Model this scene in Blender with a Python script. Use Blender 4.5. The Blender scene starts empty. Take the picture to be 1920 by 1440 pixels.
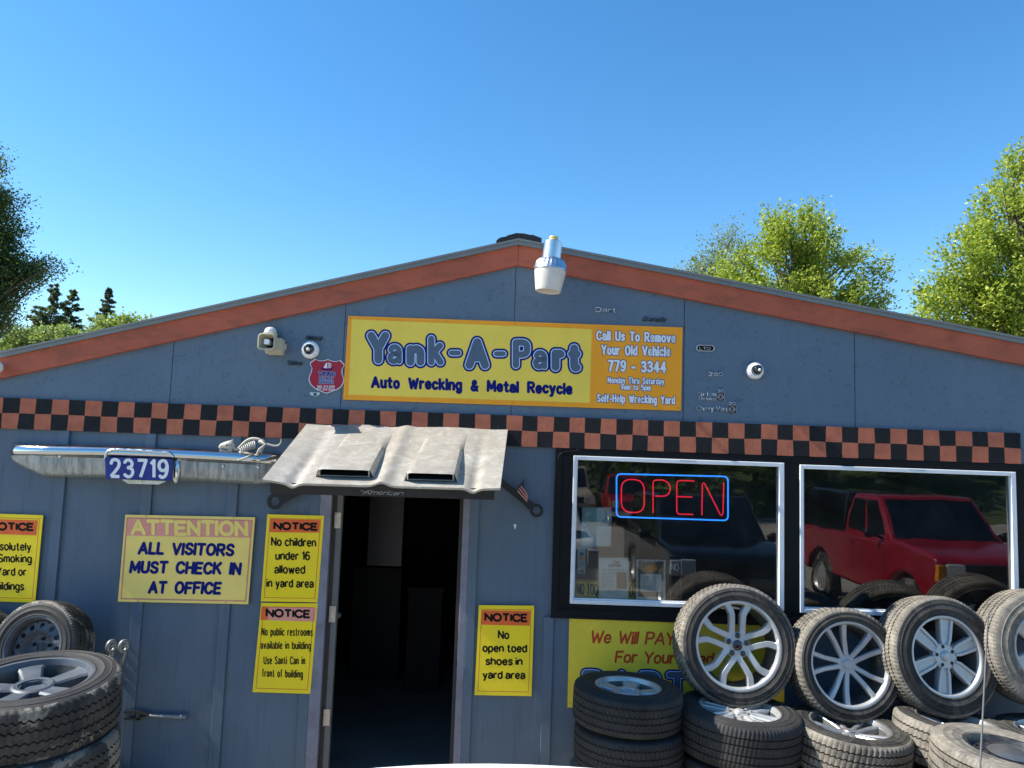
import bpy, math, random
import numpy as np
from math import sin, cos, pi, radians, sqrt, atan2
from mathutils import Vector, Matrix, Euler, Quaternion

SC = bpy.context.scene
COL = SC.collection
random.seed(7)

# ------------------------------------------------------------------ camera, light
FPX, PITCH, ROLL = 1442.0, radians(5.5), radians(2.0)
CAM = Vector((0.0, -5.6, 2.35))
CAMR = Matrix.Rotation(pi / 2 + PITCH, 3, 'X') @ Matrix.Rotation(ROLL, 3, 'Z')
cd = bpy.data.cameras.new("camera")
cd.sensor_width = 36.0
cd.lens = FPX / 1920 * 36.0
cd.clip_start = 0.05
cd.clip_end = 2000
cam = bpy.data.objects.new("camera", cd)
COL.objects.link(cam)
cam.location = CAM
cam.rotation_euler = CAMR.to_euler()
SC.camera = cam

SUN = Vector((-0.70, -0.03, 0.72)).normalized()
wd = bpy.data.worlds.new("World")
SC.world = wd
wd.use_nodes = True
nt = wd.node_tree
bg = nt.nodes["Background"]
sky = nt.nodes.new("ShaderNodeTexSky")
sky.sky_type = 'NISHITA'
sky.sun_disc = False
sky.sun_elevation = math.asin(SUN.z)
sky.sun_rotation = atan2(SUN.x, SUN.y)
sky.air_density = 1.0
sky.dust_density = 0.1
sky.ozone_density = 2.2
hs = nt.nodes.new("ShaderNodeHueSaturation")
hs.inputs["Saturation"].default_value = 1.30
hs.inputs["Hue"].default_value = 0.497
nt.links.new(sky.outputs[0], hs.inputs["Color"])
nt.links.new(hs.outputs[0], bg.inputs["Color"])
bg.inputs["Strength"].default_value = 0.122
sl = bpy.data.lights.new("sun", 'SUN')
sl.energy = 5.0
sl.angle = radians(0.5)
sl.color = (1.0, 0.95, 0.86)
so = bpy.data.objects.new("sun", sl)
so.rotation_euler = SUN.to_track_quat('Z', 'Y').to_euler()
COL.objects.link(so)
vs = SC.view_settings
vs.view_transform = 'Standard'
vs.look = 'None'
vs.exposure = 0.95
vs.gamma = 1.0
SC.cycles.max_bounces = 8
SC.cycles.transparent_max_bounces = 12


def at(px, py, Y=0.0):
    """point of the plane y = Y seen at pixel (px, py) of the 1920 x 1440 photograph"""
    d = CAMR @ Vector(((px - 960) / FPX, -(py - 720) / FPX, -1.0))
    t = (Y - CAM.y) / d.y
    return CAM + d * t


# ------------------------------------------------------------------ materials
def srgb(r, g, b):
    f = lambda c: (c / 255 / 12.92) if c <= 10 else ((c / 255 + 0.055) / 1.055) ** 2.4
    return (f(r), f(g), f(b))


class NB:
    """small node builder"""
    def __init__(s, name):
        s.m = bpy.data.materials.new(name)
        s.m.use_nodes = True
        s.t = s.m.node_tree
        s.p = s.t.nodes["Principled BSDF"]
        s.out = s.t.nodes["Material Output"]
        s.tc = s.t.nodes.new("ShaderNodeTexCoord")
        s.co = s.tc.outputs["Object"]

    def n(s, kind, **kw):
        x = s.t.nodes.new(kind)
        for k, v in kw.items():
            if k in x.inputs:
                x.inputs[k].default_value = v
            else:
                setattr(x, k, v)
        return x

    def L(s, a, b):
        s.t.links.new(a, b)

    def scaled(s, sx, sy, sz, rot=(0, 0, 0)):
        mp = s.n("ShaderNodeMapping")
        mp.inputs["Scale"].default_value = (sx, sy, sz)
        if any(rot):
            m0 = s.n("ShaderNodeMapping")
            m0.inputs["Rotation"].default_value = rot
            s.L(s.co, m0.inputs["Vector"])
            s.L(m0.outputs[0], mp.inputs["Vector"])
        else:
            s.L(s.co, mp.inputs["Vector"])
        return mp.outputs[0]

    def noise(s, scale, detail=5, rough=0.6, co=None, dist=0.0):
        x = s.n("ShaderNodeTexNoise")
        x.inputs["Scale"].default_value = scale
        x.inputs["Detail"].default_value = detail
        x.inputs["Roughness"].default_value = rough
        x.inputs["Distortion"].default_value = dist
        s.L(co or s.co, x.inputs["Vector"])
        return x.outputs["Fac"]

    def ramp(s, fac, stops):
        r = s.n("ShaderNodeValToRGB")
        e = r.color_ramp.elements
        while len(e) < len(stops):
            e.new(0.5)
        for k, (p, c) in enumerate(stops):
            e[k].position = p
            c = (c, c, c) if isinstance(c, (int, float)) else c
            e[k].color = (c[0], c[1], c[2], 1)
        s.L(fac, r.inputs["Fac"])
        return r.outputs["Color"]

    def mix(s, fac, a, b, mode='MIX'):
        x = s.n("ShaderNodeMix", data_type='RGBA', blend_type=mode)
        for i, v in ((6, a), (7, b)):
            if isinstance(v, tuple):
                x.inputs[i].default_value = (v[0], v[1], v[2], 1)
            else:
                s.L(v, x.inputs[i])
        if isinstance(fac, (int, float)):
            x.inputs[0].default_value = fac
        else:
            s.L(fac, x.inputs[0])
        return x.outputs[2]

    def bump(s, h, strength=0.3, dist=0.01):
        b = s.n("ShaderNodeBump")
        b.inputs["Strength"].default_value = strength
        b.inputs["Distance"].default_value = dist
        s.L(h, b.inputs["Height"])
        s.L(b.outputs[0], s.p.inputs["Normal"])

    def base(s, c):
        if isinstance(c, tuple):
            s.p.inputs["Base Color"].default_value = (c[0], c[1], c[2], 1)
        else:
            s.L(c, s.p.inputs["Base Color"])

    def set(s, rough=0.6, metal=0.0, spec=0.5):
        s.p.inputs["Roughness"].default_value = rough
        s.p.inputs["Metallic"].default_value = metal
        s.p.inputs["Specular IOR Level"].default_value = spec
        return s.m


def mul(c, k):
    return tuple(min(1.0, x * k) for x in c)


def simple(name, c, rough=0.6, metal=0.0, var=0.18, vs_=5.0, bump=0.0, bs=60.0, spec=0.4, dirt=None, damt=0.5):
    b = NB(name)
    f = b.noise(vs_, 6, 0.65)
    col = b.ramp(f, [(0.3, mul(c, 1 - var)), (0.7, mul(c, 1 + var))])
    if dirt:
        g = b.ramp(b.noise(vs_ * 0.7, 8, 0.72, dist=0.4), [(0.52, 0.0), (0.75, damt)])
        col = b.mix(g, col, dirt)
    b.base(col)
    if bump:
        b.bump(b.noise(bs, 4, 0.6), bump)
    return b.set(rough, metal, spec)


def emit(name, c, strength):
    b = NB(name)
    b.base(mul(c, 0.6))
    b.p.inputs["Emission Color"].default_value = (*c, 1)
    b.p.inputs["Emission Strength"].default_value = strength
    return b.set(0.4)


BLUE = (0.112, 0.162, 0.220)
SIDE = (0.092, 0.134, 0.186)
DIRTC = (0.27, 0.23, 0.18)


def m_osb():
    b = NB("painted_strand_board")
    # strands lie in several directions; only some of their edges show through the paint
    hs_ = []
    for k, (ry, sx, sz) in enumerate(((0.45, 7, 34), (-0.75, 8, 38), (1.35, 6, 36), (0.05, 7, 40), (-1.2, 7, 33))):
        v = b.n("ShaderNodeTexVoronoi", feature='DISTANCE_TO_EDGE')
        v.inputs["Scale"].default_value = 1.0
        mp = b.n("ShaderNodeVectorMath", operation='ADD')
        mp.inputs[1].default_value = (3.1 * k, 0.37 + k, 1.7 * k)
        b.L(b.scaled(sx, 1.0, sz, (0, ry, 0)), mp.inputs[0])
        b.L(mp.outputs[0], v.inputs["Vector"])
        crack = b.ramp(v.outputs["Distance"], [(0.0, 1.0), (0.07, 0.0)])
        msk = b.ramp(b.noise(5.0 + 1.3 * k, 4, 0.65, co=mp.outputs[0] if False else b.scaled(1 + 0.3 * k, 1, 1.3 + 0.2 * k)), [(0.56, 0.0), (0.63, 1.0)])
        hs_.append(b.mix(1.0, crack, msk, 'MULTIPLY'))
    h = hs_[0]
    for q in hs_[1:]:
        h = b.mix(1.0, h, q, 'LIGHTEN')
    big = b.ramp(b.noise(1.3, 6, 0.65), [(0.3, mul(BLUE, 0.9)), (0.7, mul(BLUE, 1.1))])
    col = b.mix(b.mix(1.0, h, (0.55, 0.55, 0.55), 'MULTIPLY'), big, mul(BLUE, 0.45))
    st = b.ramp(b.noise(2.4, 7, 0.72, co=b.scaled(2.6, 1, 0.4)), [(0.54, 0.0), (0.8, 0.42)])
    col = b.mix(st, col, (0.19, 0.2, 0.19))
    ch = b.ramp(b.noise(30, 2, 0.5), [(0.765, 0.0), (0.775, 0.85)])
    b.base(b.mix(ch, col, (0.03, 0.035, 0.04)))
    inv = b.ramp(h, [(0.0, 1.0), (1.0, 0.0)])
    hh = b.mix(0.45, inv, b.noise(60, 4, 0.65))
    b.bump(hh, 0.42, 0.007)
    return b.set(0.55, 0, 0.35)


def m_siding():
    b = NB("painted_board_siding")
    g = b.noise(1.0, 5, 0.65, co=b.scaled(55, 55, 1.6))
    big = b.ramp(b.noise(1.6, 5, 0.6), [(0.3, mul(SIDE, 0.86)), (0.7, mul(SIDE, 1.12))])
    ck = b.ramp(g, [(0.0, 1.0), (0.36, 0.6), (0.42, 0.0)])
    col = b.mix(b.mix(1.0, ck, (0.45, 0.45, 0.45), 'MULTIPLY'), big, mul(SIDE, 0.5))
    st = b.ramp(b.noise(2.2, 7, 0.72, co=b.scaled(1.6, 1, 0.5)), [(0.52, 0.0), (0.78, 0.5)])
    col = b.mix(st, col, (0.15, 0.16, 0.165))
    sk = b.ramp(b.noise(1.0, 5, 0.7, co=b.scaled(16, 16, 0.9)), [(0.56, 0.0), (0.72, 0.4)])
    col = b.mix(sk, col, (0.055, 0.07, 0.09))
    ch = b.ramp(b.noise(26, 3, 0.5), [(0.755, 0.0), (0.765, 0.8)])
    b.base(b.mix(ch, col, (0.06, 0.06, 0.07)))
    b.bump(g, 0.22, 0.006)
    return b.set(0.5, 0, 0.4)


def m_rough_paint(name, c, wear=(0.2, 0.13, 0.1)):
    b = NB(name)
    g = b.noise(1.0, 5, 0.7, co=b.scaled(75, 75, 30))
    big = b.ramp(b.noise(9.0, 6, 0.7), [(0.3, mul(c, 0.75)), (0.7, mul(c, 1.2))])
    w = b.ramp(b.noise(6.0, 8, 0.75, co=b.scaled(1.5, 1, 0.6)), [(0.55, 0.0), (0.8, 0.55)])
    b.base(b.mix(w, big, wear))
    b.bump(g, 0.55, 0.01)
    return b.set(0.7, 0, 0.25)


def m_fascia():
    b = NB("weathered_red_fascia_paint")
    c = (0.47, 0.115, 0.06)
    big = b.ramp(b.noise(2.2, 6, 0.65), [(0.25, mul(c, 0.78)), (0.75, mul(c, 1.12))])
    d = b.ramp(b.noise(3.5, 9, 0.78, co=b.scaled(1, 1, 2.5)), [(0.47, 0.0), (0.74, 0.75)])
    col = b.mix(d, big, (0.13, 0.055, 0.04))
    s = b.ramp(b.noise(60, 2, 0.5), [(0.72, 0.0), (0.74, 0.7)])
    b.base(b.mix(s, col, (0.09, 0.05, 0.04)))
    b.bump(b.noise(1.0, 4, 0.6, co=b.scaled(8, 60, 90)), 0.12, 0.005)
    return b.set(0.6, 0, 0.3)


def m_rubber(name, dust, base=0.022, patchy=0.0):
    b = NB(name)
    n1 = b.noise(5.5, 9, 0.72, dist=0.5)
    d = b.ramp(n1, [(0.36, max(0.0, dust - 0.22)), (0.66, min(1.0, dust * 1.9))])
    if patchy:                               # dried mud left in patches
        pt = b.ramp(b.noise(4.2, 7, 0.68, dist=1.0), [(0.52, 0.0), (0.57, patchy)])
        d = b.mix(1.0, d, pt, 'LIGHTEN')
    fine = b.ramp(b.noise(45, 4, 0.7), [(0.3, 0.75), (0.7, 1.15)])
    col = b.mix(d, (base, base, base * 1.05), (0.40, 0.355, 0.285))
    b.base(b.mix(1.0, col, fine, 'MULTIPLY'))
    b.bump(b.noise(80, 4, 0.6), 0.2, 0.004)
    return b.set(0.68, 0, 0.3)


def m_hood():
    b = NB("flaking_silver_beige_paint")
    n1 = b.noise(9, 9, 0.75, dist=0.8)
    n2 = b.noise(70, 5, 0.7)
    col = b.ramp(n1, [(0.25, (0.30, 0.265, 0.215)), (0.5, (0.41, 0.375, 0.32)), (0.72, (0.58, 0.56, 0.52))])
    col = b.mix(b.ramp(n2, [(0.60, 0.0), (0.66, 0.55)]), col, (0.62, 0.61, 0.58))
    rs = b.ramp(b.noise(16, 8, 0.75, dist=0.3), [(0.64, 0.0), (0.70, 0.8)])
    col = b.mix(rs, col, (0.16, 0.115, 0.08))
    b.base(col)
    b.bump(b.mix(0.6, n1, n2), 0.45, 0.009)
    b.p.inputs["Coat Weight"].default_value = 0.15
    b.p.inputs["Coat Roughness"].default_value = 0.25
    return b.set(0.42, 0.25, 0.5)


def m_chrome(name="weathered_chrome", c=(0.62, 0.64, 0.66), rough=0.12, pit=0.5):
    b = NB(name)
    n1 = b.noise(14, 9, 0.75, co=b.scaled(1.0, 1, 0.5))
    b.base(b.mix(b.ramp(n1, [(0.5, 0.0), (0.72, pit)]), c, (0.18, 0.17, 0.15)))
    r = b.ramp(n1, [(0.4, rough), (0.75, min(1, rough + 0.9 * pit))])
    b.set(rough, 1.0)
    b.L(r, b.p.inputs["Roughness"])
    return b.m


def m_brushed_chrome_face():
    b = NB("streaked_bumper_face")
    n1 = b.noise(1.0, 7, 0.7, co=b.scaled(34, 34, 4))
    b.base(b.mix(b.ramp(n1, [(0.4, 0.1), (0.68, 0.75)]), (0.38, 0.42, 0.44), (0.09, 0.10, 0.095)))
    b.set(0.3, 0.65)
    b.L(b.ramp(n1, [(0.35, 0.22), (0.7, 0.6)]), b.p.inputs["Roughness"])
    return b.m


def m_glass():
    b = NB("window_glass")
    tr = b.n("ShaderNodeBsdfTransparent")
    tr.inputs["Color"].default_value = (0.90, 0.94, 0.92, 1)
    gl = b.n("ShaderNodeBsdfGlossy")
    gl.inputs["Roughness"].default_value = 0.015
    gl.inputs["Color"].default_value = (1, 1, 1, 1)
    bp = b.n("ShaderNodeBump")               # slight waviness of an old pane
    bp.inputs["Strength"].default_value = 0.035
    bp.inputs["Distance"].default_value = 0.02
    b.L(b.noise(3.5, 2, 0.5, co=b.scaled(1, 1, 0.6)), bp.inputs["Height"])
    b.L(bp.outputs[0], gl.inputs["Normal"])
    mx = b.n("ShaderNodeMixShader")
    fr = b.n("ShaderNodeFresnel", IOR=1.95)
    b.L(fr.outputs[0], mx.inputs[0])
    b.L(tr.outputs[0], mx.inputs[1])
    b.L(gl.outputs[0], mx.inputs[2])
    df = b.n("ShaderNodeBsdfDiffuse")        # thin film of dust
    df.inputs["Color"].default_value = (0.5, 0.5, 0.48, 1)
    m2 = b.n("ShaderNodeMixShader")
    b.L(b.ramp(b.noise(4, 7, 0.7), [(0.4, 0.004), (0.75, 0.03)]), m2.inputs[0])
    b.L(mx.outputs[0], m2.inputs[1])
    b.L(df.outputs[0], m2.inputs[2])
    b.L(m2.outputs[0], b.out.inputs["Surface"])
    return b.m


def m_leaf(name, stops, trans=0.45):
    b = NB(name)
    ge = b.n("ShaderNodeNewGeometry")
    c = b.ramp(ge.outputs["Random Per Island"], stops)
    b.base(c)
    b.set(0.45, 0, 0.35)
    tl = b.n("ShaderNodeBsdfTranslucent")
    b.L(b.mix(0.5, c, (0.35, 0.45, 0.03)), tl.inputs["Color"])
    mx = b.n("ShaderNodeMixShader")
    mx.inputs[0].default_value = trans
    b.L(b.p.outputs[0], mx.inputs[1])
    b.L(tl.outputs[0], mx.inputs[2])
    b.L(mx.outputs[0], b.out.inputs["Surface"])
    return b.m


def m_gravel():
    b = NB("gravel")
    n1 = b.noise(0.35, 6, 0.65)
    n2 = b.noise(30, 5, 0.7)
    c = b.ramp(n1, [(0.3, (0.33, 0.295, 0.24)), (0.7, (0.46, 0.42, 0.35))])
    b.base(b.mix(1.0, c, b.ramp(n2, [(0.3, 0.6), (0.7, 1.2)]), 'MULTIPLY'))
    b.bump(n2, 0.5, 0.03)
    return b.set(0.9, 0, 0.2)


def m_diamond():
    b = NB("diamond_plate_steel")
    ch = b.n("ShaderNodeTexChecker", Scale=1.0)
    b.L(b.scaled(60, 60, 60, (0, radians(45), 0)), ch.inputs["Vector"])
    b.base((0.045, 0.045, 0.05))
    b.bump(ch.outputs["Fac"], 0.6, 0.004)
    return b.set(0.35, 0.9)


MT = dict(
    osb=m_osb(), siding=m_siding(), fascia=m_fascia(),
    chk_o=m_rough_paint("orange_checker_paint", (0.46, 0.14, 0.078)),
    chk_k=m_rough_paint("black_checker_paint", (0.010, 0.011, 0.013), (0.035, 0.035, 0.035)),
    drip=simple("aluminium_drip_edge", (0.20, 0.21, 0.205), 0.5, 0.3, 0.1, 3),
    roofm=simple("grey_roofing", (0.10, 0.105, 0.10), 0.8, 0, 0.2, 12, 0.3, 80),
    ridge=simple("black_ridge_shingle", (0.012, 0.013, 0.016), 0.7, 0, 0.3, 20, 0.4, 60),
    trimb=simple("black_window_trim", (0.006, 0.0065, 0.008), 0.6, 0, 0.3, 7, 0.1, 40, 0.2),
    vinyl=simple("white_vinyl_frame", (0.74, 0.76, 0.78), 0.4, 0, 0.05, 6, dirt=(0.4, 0.4, 0.38), damt=0.25),
    jamb=simple("lilac_grey_door_jamb", (0.20, 0.20, 0.25), 0.5, 0, 0.15, 8, 0.1, 50, dirt=(0.10, 0.07, 0.05), damt=0.6),
    weather=simple("brown_weatherstrip", (0.045, 0.036, 0.032), 0.7),
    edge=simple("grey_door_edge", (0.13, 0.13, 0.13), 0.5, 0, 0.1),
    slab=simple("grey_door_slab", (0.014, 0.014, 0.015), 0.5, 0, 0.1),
    hinge=simple("worn_steel_hinge", (0.50, 0.45, 0.38), 0.4, 0.6, 0.2, 30),
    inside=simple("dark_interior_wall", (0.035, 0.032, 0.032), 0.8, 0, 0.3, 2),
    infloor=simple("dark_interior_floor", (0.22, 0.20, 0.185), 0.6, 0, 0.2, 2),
    tan=simple("tan_interior_board", (0.30, 0.22, 0.16), 0.7),
    diamond=m_diamond(), glass=m_glass(),
    hubcap=simple('dull_hub_cap', (0.20, 0.20, 0.20), 0.28, 0.7, 0.2, 14, dirt=(0.12, 0.11, 0.10), damt=0.5),
    barrel=simple('shaded_dirty_wheel_barrel', (0.10, 0.098, 0.095), 0.5, 0.4, 0.25, 10, dirt=(0.2, 0.17, 0.13), damt=0.4),  # base colour darkened for the shade inside the rim, tan dirt patches over it
    yel=simple("yellow_sign_face", (0.97, 0.70, 0.010), 0.35, 0, 0.05, 3, spec=0.5, dirt=(0.62, 0.46, 0.06), damt=0.3),
    yel_fade=simple("faded_yellow_sign_face", (0.94, 0.68, 0.165), 0.4, 0, 0.06, 3, spec=0.5, dirt=(0.6, 0.48, 0.2), damt=0.3),
    yel_main=simple("yellow_banner_face", (0.90, 0.64, 0.08), 0.45, 0, 0.07, 2.5, spec=0.4, dirt=(0.6, 0.45, 0.14), damt=0.3),
    yel_pay=simple("painted_yellow_board", (0.86, 0.63, 0.045), 0.5, 0, 0.10, 3, dirt=(0.4, 0.36, 0.1), damt=0.4),
    ora=simple("orange_banner_face", (0.95, 0.36, 0.012), 0.45, 0, 0.07, 2.5, spec=0.4),
    redh=simple("orange_red_header", (0.82, 0.135, 0.025), 0.45, 0, 0.08, 9),
    pinkh=simple("sun_faded_pink_header", (0.80, 0.31, 0.24), 0.5, 0, 0.07, 9),
    linered=simple("red_pinstripe", (0.65, 0.13, 0.03), 0.5),
    linepink=simple("pink_border_stripe", (0.62, 0.26, 0.17), 0.5),
    ink=simple("black_lettering", (0.008, 0.008, 0.008), 0.6, spec=0.15),
    navy=simple("navy_lettering", (0.003, 0.010, 0.15), 0.6, 0, 0.08, spec=0.15),
    ltblue=simple("light_blue_outline", (0.50, 0.66, 0.86), 0.45, 0, 0.05),
    slate=simple("slate_lettering", (0.085, 0.12, 0.18), 0.45, 0, 0.08, 12),
    white=simple("white_lettering", (0.74, 0.76, 0.80), 0.45, 0, 0.05),
    redtx=simple("red_brush_lettering", (0.62, 0.06, 0.012), 0.5, 0, 0.12),
    shield=simple("crimson_shield_face", (0.38, 0.010, 0.035), 0.4, 0, 0.06),
    plate=simple("blue_number_plate", (0.006, 0.022, 0.21), 0.35, 0, 0.08, 10),
    refl=simple("reflective_digits", (0.70, 0.72, 0.72), 0.4, 0, 0.05),
    chromec=m_chrome("bright_chrome", (0.52, 0.54, 0.55), 0.12, 0.04), hood=m_hood(), chrome=m_chrome(), bface=m_brushed_chrome_face(),
    blackm=simple("black_painted_steel", (0.012, 0.012, 0.014), 0.45, 0, 0.3, 20),
    void=simple("dark_opening", (0.004, 0.004, 0.004), 0.9),
    bone=simple("pale_bone_plastic", (0.46, 0.43, 0.36), 0.55, 0, 0.12, 60),
    beige=simple("beige_siren_plastic", (0.50, 0.45, 0.33), 0.5, 0, 0.08),
    whitep=simple("white_plastic", (0.78, 0.79, 0.80), 0.35, 0, 0.03),
    smoke=simple("smoked_dome", (0.012, 0.012, 0.014), 0.05, 0, 0.1, spec=0.9),
    clear=simple("frosted_strobe_lens", (0.62, 0.62, 0.60), 0.15, 0, 0.1, spec=0.8),
    galv=m_chrome("galvanised_lamp_housing", (0.66, 0.68, 0.70), 0.28, 0.2),
    lens=simple("milky_lamp_lens", (0.62, 0.58, 0.52), 0.45, 0, 0.10, 12, 0.1, 60),
    brass=simple("yellowed_photocell", (0.62, 0.45, 0.16), 0.35, 0, 0.1),
    badge=m_chrome("dull_chrome_badge", (0.58, 0.60, 0.62), 0.3, 0.4),
    badgek=simple("dark_badge_metal", (0.05, 0.055, 0.06), 0.35, 0.8, 0.3, 40),
    steelg=simple("grey_cast_steel", (0.28, 0.28, 0.27), 0.5, 0.6, 0.2, 25),
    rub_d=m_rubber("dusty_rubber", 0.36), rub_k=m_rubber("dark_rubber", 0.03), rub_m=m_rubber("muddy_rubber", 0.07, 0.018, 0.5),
    rub_s=m_rubber('dusty_sidewall', 0.05, 0.014, 0.12), rub_g=m_rubber('dark_tread_groove', 0.02, 0.010),
    alloy=simple("machined_alloy", (0.60, 0.595, 0.58), 0.34, 0.55, 0.07, 14, dirt=(0.3, 0.28, 0.25), damt=0.35),
    alloyg=simple("painted_silver_alloy", (0.50, 0.50, 0.49), 0.38, 0.5, 0.08, 8, dirt=(0.3, 0.28, 0.25), damt=0.4),
    alloyb=simple('blue_grey_alloy', (0.085, 0.098, 0.115), 0.5, 0.25, 0.25, 10, dirt=DIRTC, damt=0.3),
    alloyd=simple("dirty_silver_alloy", (0.36, 0.36, 0.36), 0.42, 0.7, 0.2, 12, dirt=DIRTC, damt=0.5),
    steelw=simple("black_steel_wheel", (0.035, 0.038, 0.045), 0.38, 0.4, 0.3, 12, dirt=DIRTC, damt=0.5),
    steelb=simple("grey_steel_wheel", (0.085, 0.095, 0.115), 0.5, 0.25, 0.25, 12, dirt=DIRTC, damt=0.4),
    paper=simple("white_paper", (0.84, 0.85, 0.84), 0.8, 0, 0.03),
    paperb=simple("pale_blue_paper", (0.40, 0.56, 0.58), 0.8, 0, 0.06),
    ink2=simple("grey_print", (0.22, 0.24, 0.26), 0.8),
    bronze=simple("brown_photo_print", (0.30, 0.19, 0.13), 0.8, 0, 0.3, 40),
    gravel=m_gravel(),
    neonb=emit("blue_neon", (0.02, 0.22, 1.0), 0.95), neonr=emit("red_neon", (1.0, 0.015, 0.05), 0.42),
    bark=simple("grey_brown_bark", (0.10, 0.08, 0.06), 0.9, 0, 0.3, 12, 0.5, 40),
    leaf_y=m_leaf("yellow_green_leaves", [(0.0, (0.12, 0.19, 0.025)), (0.5, (0.30, 0.39, 0.045)), (1.0, (0.52, 0.54, 0.11))]),
    leaf_d=m_leaf("dark_green_leaves", [(0.0, (0.018, 0.045, 0.02)), (0.6, (0.04, 0.085, 0.03)), (1.0, (0.10, 0.15, 0.05))], 0.3),
    leaf_p=m_leaf("pale_bush_leaves", [(0.0, (0.14, 0.21, 0.06)), (0.6, (0.22, 0.29, 0.09)), (1.0, (0.30, 0.35, 0.13))], 0.4),
    leaf_s=m_leaf("sparse_grey_green_leaves", [(0.0, (0.11, 0.15, 0.06)), (1.0, (0.22, 0.25, 0.12))], 0.4),
    needle=m_leaf("fir_needles", [(0.0, (0.03, 0.06, 0.045)), (1.0, (0.07, 0.11, 0.075))], 0.2),
    bank=simple("grassy_bank", (0.06, 0.085, 0.025), 0.9, 0, 0.5, 0.8, 0.5, 6),
    pred=simple("deep_red_car_paint", (0.30, 0.008, 0.02), 0.18, 0, 0.12, 3, spec=0.8, dirt=(0.2, 0.1, 0.08), damt=0.3),
    pblack=simple("black_car_paint", (0.008, 0.009, 0.012), 0.12, 0, 0.1, 2, spec=0.8),
    pwhite=simple("white_car_paint", (0.80, 0.80, 0.79), 0.3, 0, 0.03, 2, spec=0.6),
    cglass=simple("dark_car_glass", (0.008, 0.010, 0.012), 0.05, 0, 0.1, 2, spec=0.9),
    amber=simple("amber_lamp_lens", (0.7, 0.25, 0.02), 0.2, 0, 0.05),
    lampl=simple("headlamp_lens", (0.6, 0.62, 0.62), 0.12, 0.3, 0.05),
    pblue=simple("blue_car_paint", (0.02, 0.09, 0.24), 0.3, 0, 0.05, 2),
    pbeige=simple("beige_car_paint", (0.42, 0.36, 0.27), 0.4, 0, 0.1, 2),
)


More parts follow.
